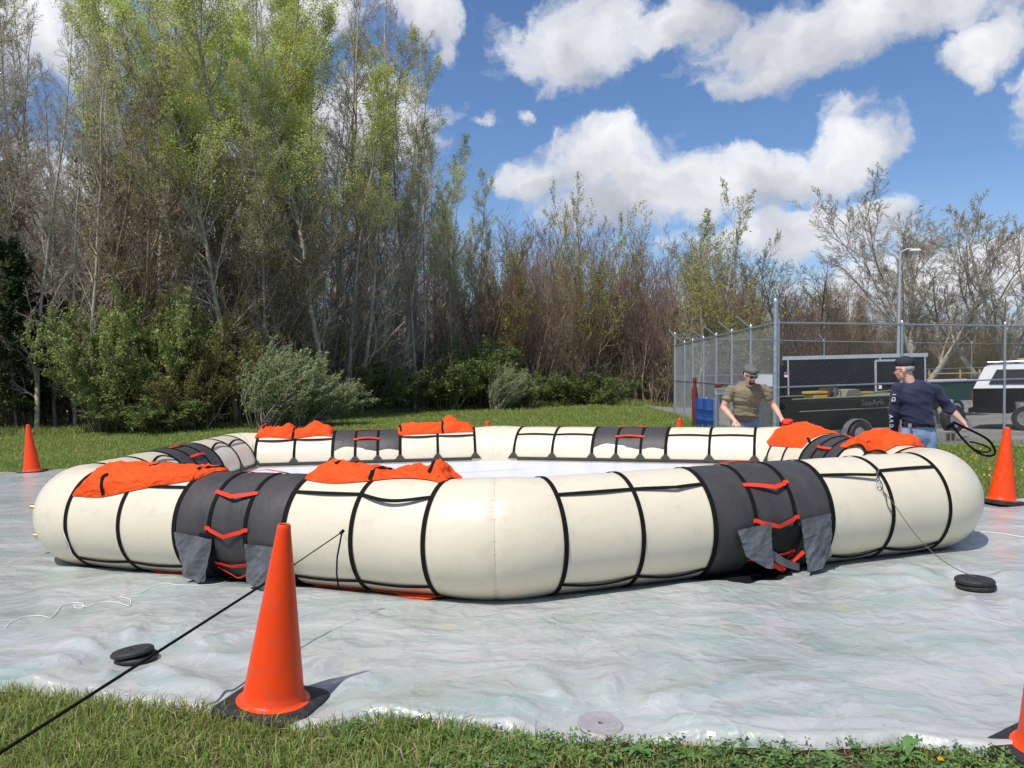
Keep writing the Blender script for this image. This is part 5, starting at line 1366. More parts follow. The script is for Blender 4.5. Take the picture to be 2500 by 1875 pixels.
def text_obj(body, size, parent, loc, rot, mt, name='lettering', sx=1.0, ext=.002):
    cu = bpy.data.curves.new(name, 'FONT'); cu.body = body; cu.size = size; cu.extrude = ext; cu.resolution_u = 2
    tmp = bpy.data.objects.new('tmp', cu); COL.objects.link(tmp)
    dg = bpy.context.evaluated_depsgraph_get(); me = bpy.data.meshes.new_from_object(tmp.evaluated_get(dg))
    bpy.data.objects.remove(tmp); me.materials.clear(); me.materials.append(M[mt])
    o = link_mesh(name, me, parent); o.location = loc; o.rotation_euler = rot; o.scale = (sx, 1, 1)
    return o
text_obj('SeaArk', .20, boat, (2.02, -.035, .93), (R(90), 0, R(0)), 'lettering', sx=1.25)
b = MB(); b.box((2.45, -.030, .86), (.75, .006, .012)); b.build('pinstripe', M['lettering'], boat, smooth=False)
b = MB(); b.tube([(.02, .3, .95), (-.35, .3, 1.12), (-.42, .3, .9), (-.30, .3, .35)], [.06, .13, .10, .05], 8); b.build('outboard_motor', M['black'], boat)
btr = empty('boat_trailer', (A_[0], A_[1], bz), math.atan2(d_[1], d_[0]), label='galvanised boat trailer with silver fender and chrome rim under the olive boat', cat='trailer')
b = MB(); b.box((2.9, -.02, .33), (5.6, .06, .11)); b.box((2.9, BWd + .02, .33), (5.6, .06, .11))
for x in (.4, 1.7, 2.6, 3.8): b.box((x, BWd / 2, .30), (.07, BWd, .06))
b.bar((4.9, -.02, .33), (6.6, BWd / 2, .36), .07, .09); b.bar((4.9, BWd + .02, .33), (6.6, BWd / 2, .36), .07, .09); b.build('frame', M['steel'], btr, smooth=False)
WX = 1.72
for side, yy in ((1, -.20), (2, BWd + .2)):
    bt, br = MB(), MB(); wheel(bt, br, (WX, yy, .285), .285, .17); w_ = bt.build('wheel', M['rubber'], btr); br.build('rim', M['chrome'], w_)
    b = MB(); an = np.linspace(R(-8), R(188), 22); b.ribbon(np.stack([WX + .40 * np.cos(an), 0 * an + yy, .27 + .36 * np.sin(an)], 1), .15, np.stack([np.cos(an), 0 * an, np.sin(an)], 1), .015)
    b.build('fender', M['steel'], btr)
b = MB(); b.box((2.52, -.056, .335), (.24, .012, .075)); b.build('marker_plate', M['white'], btr, smooth=False)
b = MB(); b.tube([(5.15, .45, .3), (5.05, .45, .8)], .045, 8); b.bar((5.3, .4, .25), (5.55, .4, .95), .12, .05); b.bar((5.3, .4, .55), (5.65, .4, .50), .10, .05); b.tube([(5.42, .3, .62), (5.42, .5, .62)], .07, 10); b.build('winch_post', M['silver'], btr)
bt, br = MB(), MB(); wheel(bt, br, (4.98, -.10, .50), .36, .2, spokes=5); w_ = bt.build('spare_wheel', M['rubber'], btr); br.build('rim', M['steel'], w_)
blk = at(2312, 1050, 19.9)
o_ = empty('concrete_block', (blk[0], 19.9, float(gz(blk[0], 19.9)) + .01), .4, label='small concrete block on the gravel right of the man in navy', cat='block')
b = MB(); b.box((0, 0, .13), (.36, .19, .26)); b.build('block_body', M['concrete'], o_, smooth=False); b = MB(); b.box((-.08, -.097, .13), (.10, .01, .16)); b.box((.08, -.097, .13), (.10, .01, .16)); b.build('core_shade', M['leather'], o_, smooth=False)  # dark plates on the face stand in for shade inside the cores

# ------------------------------------------------------------------ black pickup with white camper shell
tk = at(2372, 1000, 24.2); tkz = float(gz(tk[0], 25))
truck = empty('pickup_truck', (tk[0] + .25, 24.6, tkz), R(-38), label='black pickup truck with a white camper shell cut by the right edge', cat='pickup truck')
# local axes: x forward (away from its tail), y across; tail at x = 0, nearside y = 0
def prism(b, prof, y0, y1, inset=0.0, mi=0):
    n = len(prof); a = [(x, y0, z) for x, z in prof]; c = [(x, y1, z) for x, z in prof]
    b.raw(a + c, [tuple(range(n))[::-1], tuple(range(n, 2 * n))] + [(i, (i + 1) % n, n + (i + 1) % n, n + i) for i in range(n)], mi)
TWd = 1.85
b = MB(); prism(b, [(0, .55), (.03, 1.22), (2.0, 1.24), (2.05, 1.26), (3.9, 1.22), (5.4, 1.10), (5.5, .60), (4.75, .50), (4.65, .82), (4.15, .82), (4.05, .50), (1.75, .50), (1.65, .84), (1.05, .84), (.95, .50), (.1, .50)], 0, TWd); b.build('body', M['black'], truck, smooth=False)
b = MB(); prism(b, [(2.06, 1.24), (2.22, 1.82), (3.4, 1.84), (3.95, 1.22)], .08, TWd - .08); b.build('cab', M['black'], truck, smooth=False)
b = MB()
shell = [(.02, 1.23), (.30, 1.86), (.42, 1.92), (2.02, 1.95), (2.04, 1.24)]
v0 = [(x, .04 if z < 1.5 else .20, z) for x, z in shell]; v1 = [(x, TWd - (.04 if z < 1.5 else .20), z) for x, z in shell]; n = len(shell)
b.raw(v0 + v1, [tuple(range(n))[::-1], tuple(range(n, 2 * n))] + [(i, (i + 1) % n, n + (i + 1) % n, n + i) for i in range(n)]); sh = b.build('camper_shell', M['white'], truck, smooth=False)
b = MB(); b.raw([(.035 + .28 * k, y, 1.25 + .63 * k) for (k, y) in ((.08, .10), (.08, TWd - .10), (.93, TWd - .26), (.93, .26))], [(0, 1, 2, 3)]); b.v = [v + np.array([-.012, 0, 0]) for v in b.v]; b.build('shell_hatch', M['silver'], sh, smooth=False)
b = MB(); b.bar((.19, .20, 1.62), (.19, TWd - .2, 1.62), .02, .05); b.box((.05, TWd * .62, 1.34), (.02, .05, .11)); b.build('hatch_trim', M['black'], sh, smooth=False)
b = MB(); b.raw([(.42, .055, 1.36), (1.90, .055, 1.36), (1.90, .165, 1.78), (.62, .165, 1.78)], [(0, 1, 2, 3)]); b.v = [v + np.array([0, -.02, 0]) for v in b.v]; b.build('side_window', M['glass'], sh, smooth=False)
b = MB()
for y in (.35, TWd - .35): b.tube([(.35, y, 2.0), (2.0, y, 2.02)], .02, 6)
for x in (.5, 1.2, 1.9): b.tube([(x, .3, 1.98), (x, TWd - .3, 1.98)], .018, 6)
b.build('roof_rack', M['steel'], sh)
ld = empty('ladder', (tk[0] + .25, 24.6, tkz), R(-38), label='wooden ladder lying on the roof rack of the black pickup', cat='ladder')
b = MB(); b.bar((1.1, .55, 2.06), (3.6, .55, 2.09), .04, .07); b.bar((1.1, .95, 2.06), (3.6, .95, 2.09), .04, .07); b.build('rail', M['tan'], ld, smooth=False)
for x in np.arange(1.2, 3.5, .28):
    b = MB(); b.bar((x, .55, 2.07), (x, .95, 2.07), .03, .03); b.build('rung', M['tan'], ld, smooth=False)
for x in (1.35, 4.4):
    for yy in (.02, TWd - .02):
        bt, br = MB(), MB(); wheel(bt, br, (x, yy, .36), .36, .22, spokes=6); w_ = bt.build('wheel', M['rubber'], truck); br.build('rim', M['chrome'], w_)
b = MB(); b.box((-.06, TWd / 2, .58), (.12, TWd - .1, .14)); b.build('bumper', M['black'], truck, smooth=False)
b = MB(); b.box((-.012, TWd * .28, 1.02), (.008, .22, .15)); b.build('sticker', M['green_sticker'], truck, smooth=False)
for yy in (.06, TWd - .06):
    b = MB(); b.box((-.005, yy, 1.0), (.02, .1, .3)); b.build('tail_light', M['red'], truck, smooth=False)
# green trailer with yellow rack in the gap
gp = at(2310, 950, 31.0); gt = empty('equipment_trailer', (gp[0] - .9, 31.0, float(gz(gp[0], 31))), .05, label='dark green equipment trailer with a yellow rack seen past the man in navy', cat='trailer')
b = MB(); b.box((1.2, .6, .95), (2.6, 1.3, .7)); b.build('bed', M['dkgreen'], gt, smooth=False)
b = MB(); b.box((1.2, -.07, 1.36), (2.6, .04, .04)); b.box((1.2, 1.27, 1.36), (2.6, .04, .04)); b.build('top_rail', M['white'], gt, smooth=False)
b = MB()
for x in (.25, 2.2): b.box((x, -.05, 1.30), (.05, .05, .9)); b.box((x, 1.2, 1.30), (.05, .05, .9))
b.box((1.2, -.05, 1.62), (2.1, .035, .035)); b.build('rack', M['tan'], gt, smooth=False)
bt, br = MB(), MB(); wheel(bt, br, (1.2, -.1, .33), .32, .18); w_ = bt.build('wheel', M['rubber'], gt); br.build('rim', M['steel'], w_)
# blue drums, red drum and white van-like truck behind the side fence
def drum(px_, Y_, lab, mt, h=.84, r=.205, name='drum', cat='drum'):
    g = at(px_, 1000, Y_); o = empty(name, (g[0], Y_, float(gz(g[0], Y_))), label=lab, cat=cat)
    b = MB(); b.lathe([(r * .96, 0), (r, .02), (r, h * .31), (r * 1.035, h * .33), (r, h * .35), (r, h * .64), (r * 1.035, h * .66), (r, h * .68), (r, h - .03), (r * .96, h), (r * .9, h - .015), (.001, h - .015)], sides=24); b.build('drum_shell', M[mt], o)
    b = MB(); b.lathe([(.04, h - .015), (.04, h + .01), (.001, h + .012)], c=(r * .5, 0, 0), sides=10); b.build('bung_cap', M['white'], o)
drum(1716, 22.6, 'blue plastic drum left of its twin behind the side fence', 'blue')
drum(1736, 21.9, 'blue plastic drum right of its twin behind the side fence', 'blue')
g = at(1697, 1000, 23.2); rc = empty('gas_cylinder', (g[0], 23.2, 0), label='faded red gas cylinder beside the blue drums behind the fence', cat='gas cylinder')
b = MB(); b.lathe([(.08, 0), (.085, .02), (.085, .95), (.07, 1.08), (.05, 1.18), (.04, 1.24)], sides=18); b.build('cylinder_body', M['dullred'], rc)
b = MB(); b.lathe([(.045, 1.24), (.055, 1.27), (.055, 1.36), (.03, 1.40)], sides=10); b.build('valve_cap', M['dullred'], rc)
g = at(1856, 920, 27.0); wt = empty('water_tank', (g[0], 27.0, 0), label='white boxy tank behind the fence, right of the olive man\'s head', cat='tank')
b = MB(); b.box((0, 0, .75), (.62, .9, 1.3), taper=.92); b.build('tank_shell', M['white'], wt, smooth=False)
b = MB(); b.box((0, -.46, 1.0), (.5, .02, .03)); b.box((0, -.47, .5), (.03, .02, .7)); b.build('tank_strap', M['flap'], wt, smooth=False)
print('yard', round(time.time() - T0, 1))

# ------------------------------------------------------------------ people
def remesh_obj(mb_, voxel, smooth_it, name, mats, parent, disp=None, dec=None):
    """fuse overlapping closed shapes into one continuous skin"""
    me = mb_.mesh('tmp', mats[0] if isinstance(mats, list) else mats, True, None)
    o = bpy.data.objects.new('tmp', me); COL.objects.link(o)
    md = o.modifiers.new('r', 'REMESH'); md.mode = 'VOXEL'; md.voxel_size = voxel; md.use_smooth_shade = True
    ms = o.modifiers.new('s', 'SMOOTH'); ms.factor = .5; ms.iterations = smooth_it
    dg = bpy.context.evaluated_depsgraph_get(); m2 = bpy.data.meshes.new_from_object(o.evaluated_get(dg))
    bpy.data.objects.remove(o)
    if disp:
        n = len(m2.vertices); co = np.zeros(n * 3); m2.vertices.foreach_get('co', co); co = co.reshape(-1, 3)
        nn = np.zeros(n * 3); m2.vertex_normals.foreach_get('vector', nn); nn = nn.reshape(-1, 3)
        co += nn * disp(co)[:, None]; m2.vertices.foreach_set('co', co.ravel())
    m2.materials.clear(); m2.materials.append(mats[0] if isinstance(mats, list) else mats)
    m2.polygons.foreach_set('use_smooth', [True] * len(m2.polygons)); m2.name = name; m2.update()
    return link_mesh(name, m2, parent)
def cap_(b, p0, r0, p1, r1, sides=16, flat=(1, 1)):
    """tapered capsule"""
    p0 = np.array(p0, float); p1 = np.array(p1, float); d = p1 - p0; L = np.linalg.norm(d); d /= L
    ref = np.array([0, 1.0, 0]) if abs(d[1]) < .9 else np.array([1.0, 0, 0])
    x = np.cross(ref, d); x /= np.linalg.norm(x); y = np.cross(d, x)
    prof = [(r0 * math.cos(a), -r0 * math.sin(a)) for a in np.linspace(math.pi / 2 - .05, 0, 5)] + [(r1 * math.cos(a), L + r1 * math.sin(a)) for a in np.linspace(0, math.pi / 2 - .05, 5)]
    rot = np.array([x * flat[0], y * flat[1], d]).T
    b.lathe(prof, c=p0, sides=sides, rot=rot)
def ell(b, c, r, rot=None, sides=20):
    prof = [(math.cos(a), math.sin(a)) for a in np.linspace(-math.pi / 2 + .03, math.pi / 2 - .03, 13)]
    rt = np.eye(3) if rot is None else np.array(rot); b.lathe(prof, c=c, sides=sides, rot=rt @ np.diag(r))
def hand(b, wrist, direction, palm_n, curl=.6, s=1.0, side=1):
    """palm and five curled fingers; direction = along the hand, palm_n = out of the palm"""
    w = np.array(wrist, float); d = np.array(direction, float); d /= np.linalg.norm(d); n = np.array(palm_n, float); n -= d * (n @ d); n /= np.linalg.norm(n); x = np.cross(d, n) * side
    cap_(b, w, .029 * s, w + d * .03 * s, .030 * s)
    for k, off in enumerate((-.030, -.010, .010, .030)):
        cap_(b, w + d * .02 * s + x * off * .7 * s, .017 * s, w + d * .085 * s + x * off * s, .0135 * s, 10)
        Ls = (.030, .036, .034, .026)[k]; p = w + d * .088 * s + x * off * s; a = 0.25
        for q in range(3):
            a += curl * (1.0 if q else .7); dd = d * math.cos(a) + n * math.sin(a); p2 = p + dd * Ls * s * (1 - .15 * q); cap_(b, p, (.0105 - .001 * q) * s, p2, (.0098 - .001 * q) * s, 8); p = p2
    p = w + d * .03 * s + x * -.034 * s; dd = d * .55 - x * .75 + n * .25; dd /= np.linalg.norm(dd); p2 = p + dd * .038 * s; cap_(b, p, .0145 * s, p2, .0125 * s, 8); dd2 = d * .85 + n * .45 - x * .1; dd2 /= np.linalg.norm(dd2); cap_(b, p2, .0125 * s, p2 + dd2 * .034 * s, .010 * s, 8)
def head(b, c, F_, U_, s=1.0):
    """head with brow, nose, lips, chin, ears; c centre, F_ facing, U_ up"""
    F_ = np.array(F_, float); F_ /= np.linalg.norm(F_); U_ = np.array(U_, float); U_ -= F_ * (U_ @ F_); U_ /= np.linalg.norm(U_); Rr = np.cross(F_, U_)
    rot = np.array([Rr, F_, U_]).T; c = np.array(c, float); g = lambda x, y, z: c + rot @ np.array([x, y, z]) * s
    ell(b, g(0, -.012, .035), (.076 * s, .097 * s, .092 * s), rot); ell(b, g(0, .012, -.035), (.060 * s, .072 * s, .078 * s), rot)
    ell(b, g(0, .052, -.085), (.030 * s, .026 * s, .024 * s), rot); ell(b, g(0, .072, .030), (.052 * s, .018 * s, .014 * s), rot)
    cap_(b, g(0, .082, .018), .011 * s, g(0, .103, -.022), .014 * s, 10); ell(b, g(.012, .094, -.025), (.009 * s,) * 3, rot, 8); ell(b, g(-.012, .094, -.025), (.009 * s,) * 3, rot, 8)
    ell(b, g(0, .084, -.053), (.024 * s, .010 * s, .007 * s), rot, 10); ell(b, g(0, .082, -.064), (.020 * s, .010 * s, .008 * s), rot, 10)
    for sg in (-1, 1):
        ell(b, g(sg * .078, -.008, -.005), (.010 * s, .020 * s, .032 * s), rot, 12); ell(b, g(sg * .042, .058, -.02), (.022 * s, .022 * s, .022 * s), rot, 10)
    return g, rot
def wrinkles(kx=1.0, amp=.008, zfreq=26, seed=0):
    def f(co):
        s = ridge(co[:, 0] * 3.0 * kx + seed + co[:, 1] * 2, co[:, 2] * zfreq / 4 + co[:, 0] * 2.2 + seed, 3)
        return amp * (s - .35) + amp * .5 * (fbm(co[:, 0] * 14 + seed, co[:, 2] * 14, 2) - .5)
    return f

def man_olive():
    gx, gy = 3.25, 11.40
    o = empty('person', (gx, gy, .012), label='man in olive T-shirt, grey flat cap and sunglasses leaning over the raft', cat='person')
    # x to the right of the picture, -y towards the camera
    hip = np.array([-.02, .10, .90]); chest = np.array([-.02, -.02, 1.24]); neck = np.array([-.01, -.08, 1.40]); hd = np.array([-.02, -.17, 1.515])
    shL, shR = np.array([-.235, -.03, 1.335]), np.array([.205, -.04, 1.345]); elL, elR = np.array([-.345, .01, 1.075]), np.array([.335, -.03, 1.10]); wrL, wrR = np.array([-.255, -.24, .905]), np.array([.375, -.24, .925])
    b = MB()
    g, rot = head(b, hd, (.30, -.88, -.38), (.02, -.12, 1), 1.0)
    cap_(b, neck + [0, .02, -.04], .062, hd + [0, .035, -.05], .056)
    ell(b, chest + [0, .03, .0], (.15, .08, .17)); ell(b, hip + [0, 0, .0], (.125, .085, .14))
    for sh, e, w, sd in ((shL, elL, wrL, 1), (shR, elR, wrR, -1)):
        cap_(b, sh + [0, 0, -.02], .044, e * .45 + sh * .55, .052); cap_(b, e * .45 + sh * .55, .052, e, .042); cap_(b, e, .043, e * .6 + w * .4, .044); cap_(b, e * .6 + w * .4, .044, w, .027)
    hand(b, wrL, (.25, -.55, -.62), (.15, .5, -.8), .55, 1.0, 1); hand(b, wrR, (.15, -.70, -.60), (-.1, .5, -.8), .75, 1.0, -1)
    for sx in (-1, 1):
        cap_(b, hip + [sx * .095, .0, -.02], .082, (sx * .13, .05, .49), .055); cap_(b, (sx * .13, .05, .49), .055, (sx * .15, .14, .10), .038); cap_(b, (sx * .15, .13, .05), .035, (sx * .17, .0, .035), .032)
    remesh_obj(b, .0085, 3, 'body', M['skin'], o)
    b = MB()
    ell(b, chest + [0, .0, .02], (.212, .135, .19)); ell(b, chest + [-.005, .045, -.20], (.180, .132, .20)); cap_(b, hip + [0, 0, .0], .150, chest + [0, .02, 0], .17, flat=(1.08, .80))
    cap_(b, neck + [-.05, .05, -.050], .052, shL + [.01, 0, -.015], .066); cap_(b, neck + [.05, .05, -.050], .052, shR + [-.01, 0, -.015], .066)
    for sh, e in ((shL, elL), (shR, elR)): cap_(b, sh + [0, 0, -.012], .068, sh * .45 + e * .55, .068)
    sh_ = remesh_obj(b, .010, 4, 't_shirt', M['olive_shirt'], o, wrinkles(.8, .034, 44, 3))
    # rib collar of the T-shirt
    b = MB(); an = np.linspace(0, 2 * math.pi, 28); b.tube(np.stack([neck[0] + .080 * np.cos(an), neck[1] + .018 + .072 * np.sin(an), neck[2] - .020 + .030 * np.sin(an)], 1), .010, 6, caps=False); b.build('collar', M['olive_shirt'], sh_)
    b = MB(); cap_(b, hip + [0, 0, .03], .145, hip + [0, 0, -.05], .150, flat=(1.05, .85))
    for sx in (-1, 1): cap_(b, hip + [sx * .09, 0, -.05], .108, (sx * .13, .05, .49), .080); cap_(b, (sx * .13, .05, .49), .078, (sx * .15, .13, .09), .070)
    remesh_obj(b, .014, 3, 'jeans', M['jeans'], o, wrinkles(1, .012, 20, 8))
    b = MB()
    for sx in (-1, 1): cap_(b, (sx * .15, .14, .055), .048, (sx * .175, -.04, .040), .042, flat=(1, .9))
    remesh_obj(b, .012, 2, 'boots', M['leather'], o)
    # flat cap pulled low
    b = MB(); ell(b, g(0, -.014, .080), (.092, .114, .066), rot); ell(b, g(0, .040, .088), (.082, .078, .042), rot); ell(b, g(0, .098, .040), (.062, .045, .010), rot)
    remesh_obj(b, .007, 2, 'flat_cap', M['greycap'], o)
    b = MB()
    for sg in (-1, 1):
        ell(b, g(sg * .034, .088, .008), (.031, .012, .019), rot, 14); b.bar(g(sg * .062, .080, .012), g(sg * .080, .0, .012), .006, .010)
    b.bar(g(-.012, .096, .012), g(.012, .096, .012), .006, .008); b.build('sunglasses', M['black'], o)
    b = MB(); ell(b, g(0, .060, -.088), (.036, .034, .028), rot, 14); ell(b, g(0, .086, -.044), (.030, .010, .006), rot, 12); ell(b, g(.028, .074, -.066), (.010, .014, .026), rot, 10); ell(b, g(-.028, .074, -.066), (.010, .014, .026), rot, 10)
    b.build('goatee', M['beard'], o)
    b = MB(); ell(b, g(.0, -.045, .015), (.079, .072, .058), rot, 16); b.build('hair', M['beard'], o)
    # bunched orange fabric in his left hand
    b = MB(); gl = []
    for i in range(22):
        row = []
        for j in range(16):
            a, t = i / 21 * 2 * math.pi, j / 15 * math.pi; r = .060 * (1 + .5 * (ridge(i * .5, j * .7, 3) - .3)); row.append((r * math.sin(t) * math.cos(a) * 1.3, r * math.sin(t) * math.sin(a), r * math.cos(t) * .7))
        gl.append(row)
    b.grid(np.array(gl)); cl = b.build('bunched_fabric', M['rung'], None, label='bunch of orange fabric gripped by the man in the olive shirt', cat='fabric'); cl.location = (gx + .41, gy - .36, .895)
man_olive()

def man_navy():
    gx, gy = 4.50, 9.22
    o = empty('person', (gx, gy, .012), label='man in navy long-sleeved shirt, dark cap and jeans seen from behind', cat='person')
    hip = np.array([.02, .0, .90]); chest = np.array([.0, .01, 1.23]); neck = np.array([-.065, .01, 1.42]); hd = np.array([-.115, .03, 1.555])
    shL, shR = np.array([-.195, .02, 1.350]), np.array([.200, -.02, 1.335]); elL, elR = np.array([-.235, .04, 1.08]), np.array([.330, -.06, 1.125]); wrL, wrR = np.array([-.190, .12, .86]), np.array([.425, -.16, .985])
    b = MB()
    g, rot = head(b, hd, (-.80, .58, -.06), (.03, 0, 1), .98)
    cap_(b, neck + [.015, 0, -.04], .060, hd + [.03, -.01, -.05], .054); ell(b, chest, (.15, .085, .17)); ell(b, hip + [0, 0, .0], (.13, .09, .14))
    for sh, e, w in ((shL, elL, wrL), (shR, elR, wrR)):
        cap_(b, sh, .056, e, .042); cap_(b, e, .043, e * .6 + w * .4, .042); cap_(b, e * .6 + w * .4, .042, w, .028)
    hand(b, wrL, (.1, .1, -1), (1, 0, 0), .4, 1.0, 1); hand(b, wrR, (.35, -.35, -.72), (-.6, .2, -.5), .95, 1.0, -1)
    for sx in (-1, 1):
        cap_(b, hip + [sx * .095, .0, -.02], .085, (sx * .11 + .01, -.01, .48), .056); cap_(b, (sx * .11 + .01, -.01, .48), .056, (sx * .12, .03, .09), .038); cap_(b, (sx * .12, .03, .05), .035, (sx * .13 - .03, .17, .035), .032)
    remesh_obj(b, .0085, 3, 'body', M['skin'], o)
    b = MB(); ell(b, chest + [0, 0, .03], (.208, .138, .18)); cap_(b, hip + [0, 0, .03], .155, chest, .17, flat=(1.10, .84)); ell(b, hip + [.01, 0, .06], (.182, .138, .085))
    cap_(b, neck + [-.05, 0, -.05], .052, shL + [.01, 0, -.01], .064); cap_(b, neck + [.07, 0, -.05], .052, shR + [-.01, 0, -.01], .064)
    cap_(b, shL, .066, elL, .057); cap_(b, elL, .057, wrL + [0, 0, .01], .047); cap_(b, shR, .067, elR, .060); cap_(b, elR, .060, elR * .82 + wrR * .18, .055)
    sh_ = remesh_obj(b, .010, 4, 'long_sleeved_shirt', M['navy_shirt'], o, wrinkles(.8, .026, 26, 13))
    # block letters down the left sleeve
    for k, ch in enumerate('ICS ARD'):
        if ch == ' ': continue
        u = .20 + k * .115; p = shL * (1 - u) + elL * u if u < .62 else elL * (1 - (u - .62) / .5) + wrL * ((u - .62) / .5)
        to = text_obj(ch, .058, sh_, (p[0] - .072, p[1] - .048, p[2]), (R(90), R(90), R(-48)), 'white', name='sleeve_letter', ext=.004)
    b = MB(); cap_(b, hip + [0, 0, .03], .150, hip + [0, 0, -.06], .158, flat=(1.06, .86))
    for sx in (-1, 1): cap_(b, hip + [sx * .088, 0, -.06], .112, (sx * .11 + .01, -.01, .48), .085); cap_(b, (sx * .11 + .01, -.01, .48), .083, (sx * .12, .03, .09), .074)
    jn = remesh_obj(b, .014, 3, 'jeans', M['jeans'], o, wrinkles(1, .014, 22, 4))
    b = MB(); an = np.linspace(0, 2 * math.pi, 36); b.ribbon(np.stack([hip[0] + .170 * np.cos(an), .140 * np.sin(an), 0 * an + hip[2] + .045], 1), .03, np.stack([np.cos(an), np.sin(an), 0 * an], 1), .008); b.build('belt', M['black'], jn)
    b = MB(); b.bar((-.14, -.128, .955), (-.16, -.14, .80), .02, .015); b.lathe([(.02, 0), (.02, .04)], c=(-.14, -.135, .93), sides=8); b.build('belt_tool', M['steel'], jn)
    b = MB()
    for sx in (-1, 1): cap_(b, (sx * .12, .0, .055), .048, (sx * .13 - .03, .19, .040), .042, flat=(1, .9))
    remesh_obj(b, .012, 2, 'boots', M['leather'], o)
    b = MB(); ell(b, g(0, -.016, .082), (.086, .104, .080), rot); ell(b, g(0, .045, .100), (.066, .050, .040), rot); ell(b, g(0, .122, .048), (.062, .060, .009), rot)
    remesh_obj(b, .007, 2, 'baseball_cap', M['navycap'], o)
    b = MB(); ell(b, g(0, -.040, .018), (.077, .072, .050), rot, 16); b.build('grey_hair', M['greyhair'], o)
    b = MB()
    for sg in (-1, 1):
        an = np.linspace(0, 2 * math.pi, 14); b.tube([g(sg * .034 + .024 * math.cos(a), .094, .008 + .017 * math.sin(a)) for a in an], .0025, 5, caps=False); b.bar(g(sg * .060, .090, .014), g(sg * .082, -.01, .012), .004, .006)
    b.build('glasses', M['black'], o)
    # loops of black webbing from his right hand
    hx = np.array([gx, gy, 0]) + wrR + np.array([.04, -.04, -.07])
    root = empty('webbing_strap', tuple(hx), label='coiled black webbing strap dangling from the hand of the man in navy', cat='strap')
    def rib(ptsxy, Y, w, nm):
        pts = np.array([at(x, y, Y + dy) for (x, y, dy) in ptsxy]) - hx; k = len(pts); u = np.linspace(0, k - 1, (k - 1) * 6 + 1)
        q = np.stack([np.interp(u, range(k), pts[:, i]) for i in range(3)], 1)
        for _ in range(6): q[1:-1] = (q[:-2] + 2 * q[1:-1] + q[2:]) / 4
        tw_ = np.linspace(0, 1, len(q)); nn = np.stack([.55 * np.sin(tw_ * 5), -1 + 0 * tw_, .5 * np.cos(tw_ * 4)], 1); nn = nrmz(nn)
        b = MB(); b.ribbon(q, w, nn, .003); b.build(nm, M['web'], root)
    rib([(2322, 1038, 0), (2334, 1052, 0), (2346, 1068, .01), (2360, 1083, .02), (2382, 1103, .03), (2402, 1112, .03), (2418, 1114, .02), (2430, 1109, .01), (2428, 1094, 0), (2416, 1076, -.02), (2402, 1066, -.03), (2372, 1051, -.03), (2346, 1040, -.02), (2328, 1030, 0)], 8.95, .026, 'outer_loop')
    rib([(2324, 1036, .0), (2340, 1058, .02), (2358, 1078, .04), (2374, 1095, .05), (2395, 1104, .05), (2412, 1104, .04), (2420, 1098, .03), (2410, 1090, .03), (2390, 1083, .03), (2366, 1078, .04)], 8.93, .018, 'inner_loop')
    rib([(2312, 1048, 0), (2318, 1040, 0), (2330, 1034, 0)], 8.95, .05, 'gripped_end')
man_navy()
print('people', round(time.time() - T0, 1))

# ------------------------------------------------------------------ grass
def blades(n, xy, h, w, lean, rs, z0=None, curve=.5):
    """4-vertex bent blades"""
    a = rs.uniform(0, 2 * math.pi, n); dx, dy = np.cos(a), np.sin(a); l = lean * rs.uniform(.2, 1.6, n)
    b_ = rs.uniform(0, 2 * math.pi, n); wx, wy = np.cos(b_) * w, np.sin(b_) * w
    x, y = xy[:, 0], xy[:, 1]; z = np.zeros(n) if z0 is None else z0
    m = np.stack([x + dx * l * h * .35, y + dy * l * h * .35, z + h * .6], 1); t = np.stack([x + dx * l * h, y + dy * l * h, z + h * np.maximum(.2, 1 - .35 * l)], 1)
    W3 = np.stack([wx, wy, 0 * wx], 1)
    v = np.stack([np.stack([x - wx, y - wy, z - .01], 1), np.stack([x + wx, y + wy, z - .01], 1), m + W3 * .85, m - W3 * .85, t + W3 * .12, t - W3 * .12], 1)
    i6 = np.arange(n * 6).reshape(n, 6); f5 = np.stack([i6[:, [0, 1, 2, 3]], i6[:, [3, 2, 4, 5]]], 1).reshape(-1, 4)
    return v.reshape(-1, 3), f5
def in_poly_front(x, y, mrg=0.0):
    return y < np.interp(x, front_pts[:, 0], front_pts[:, 1]) + mrg
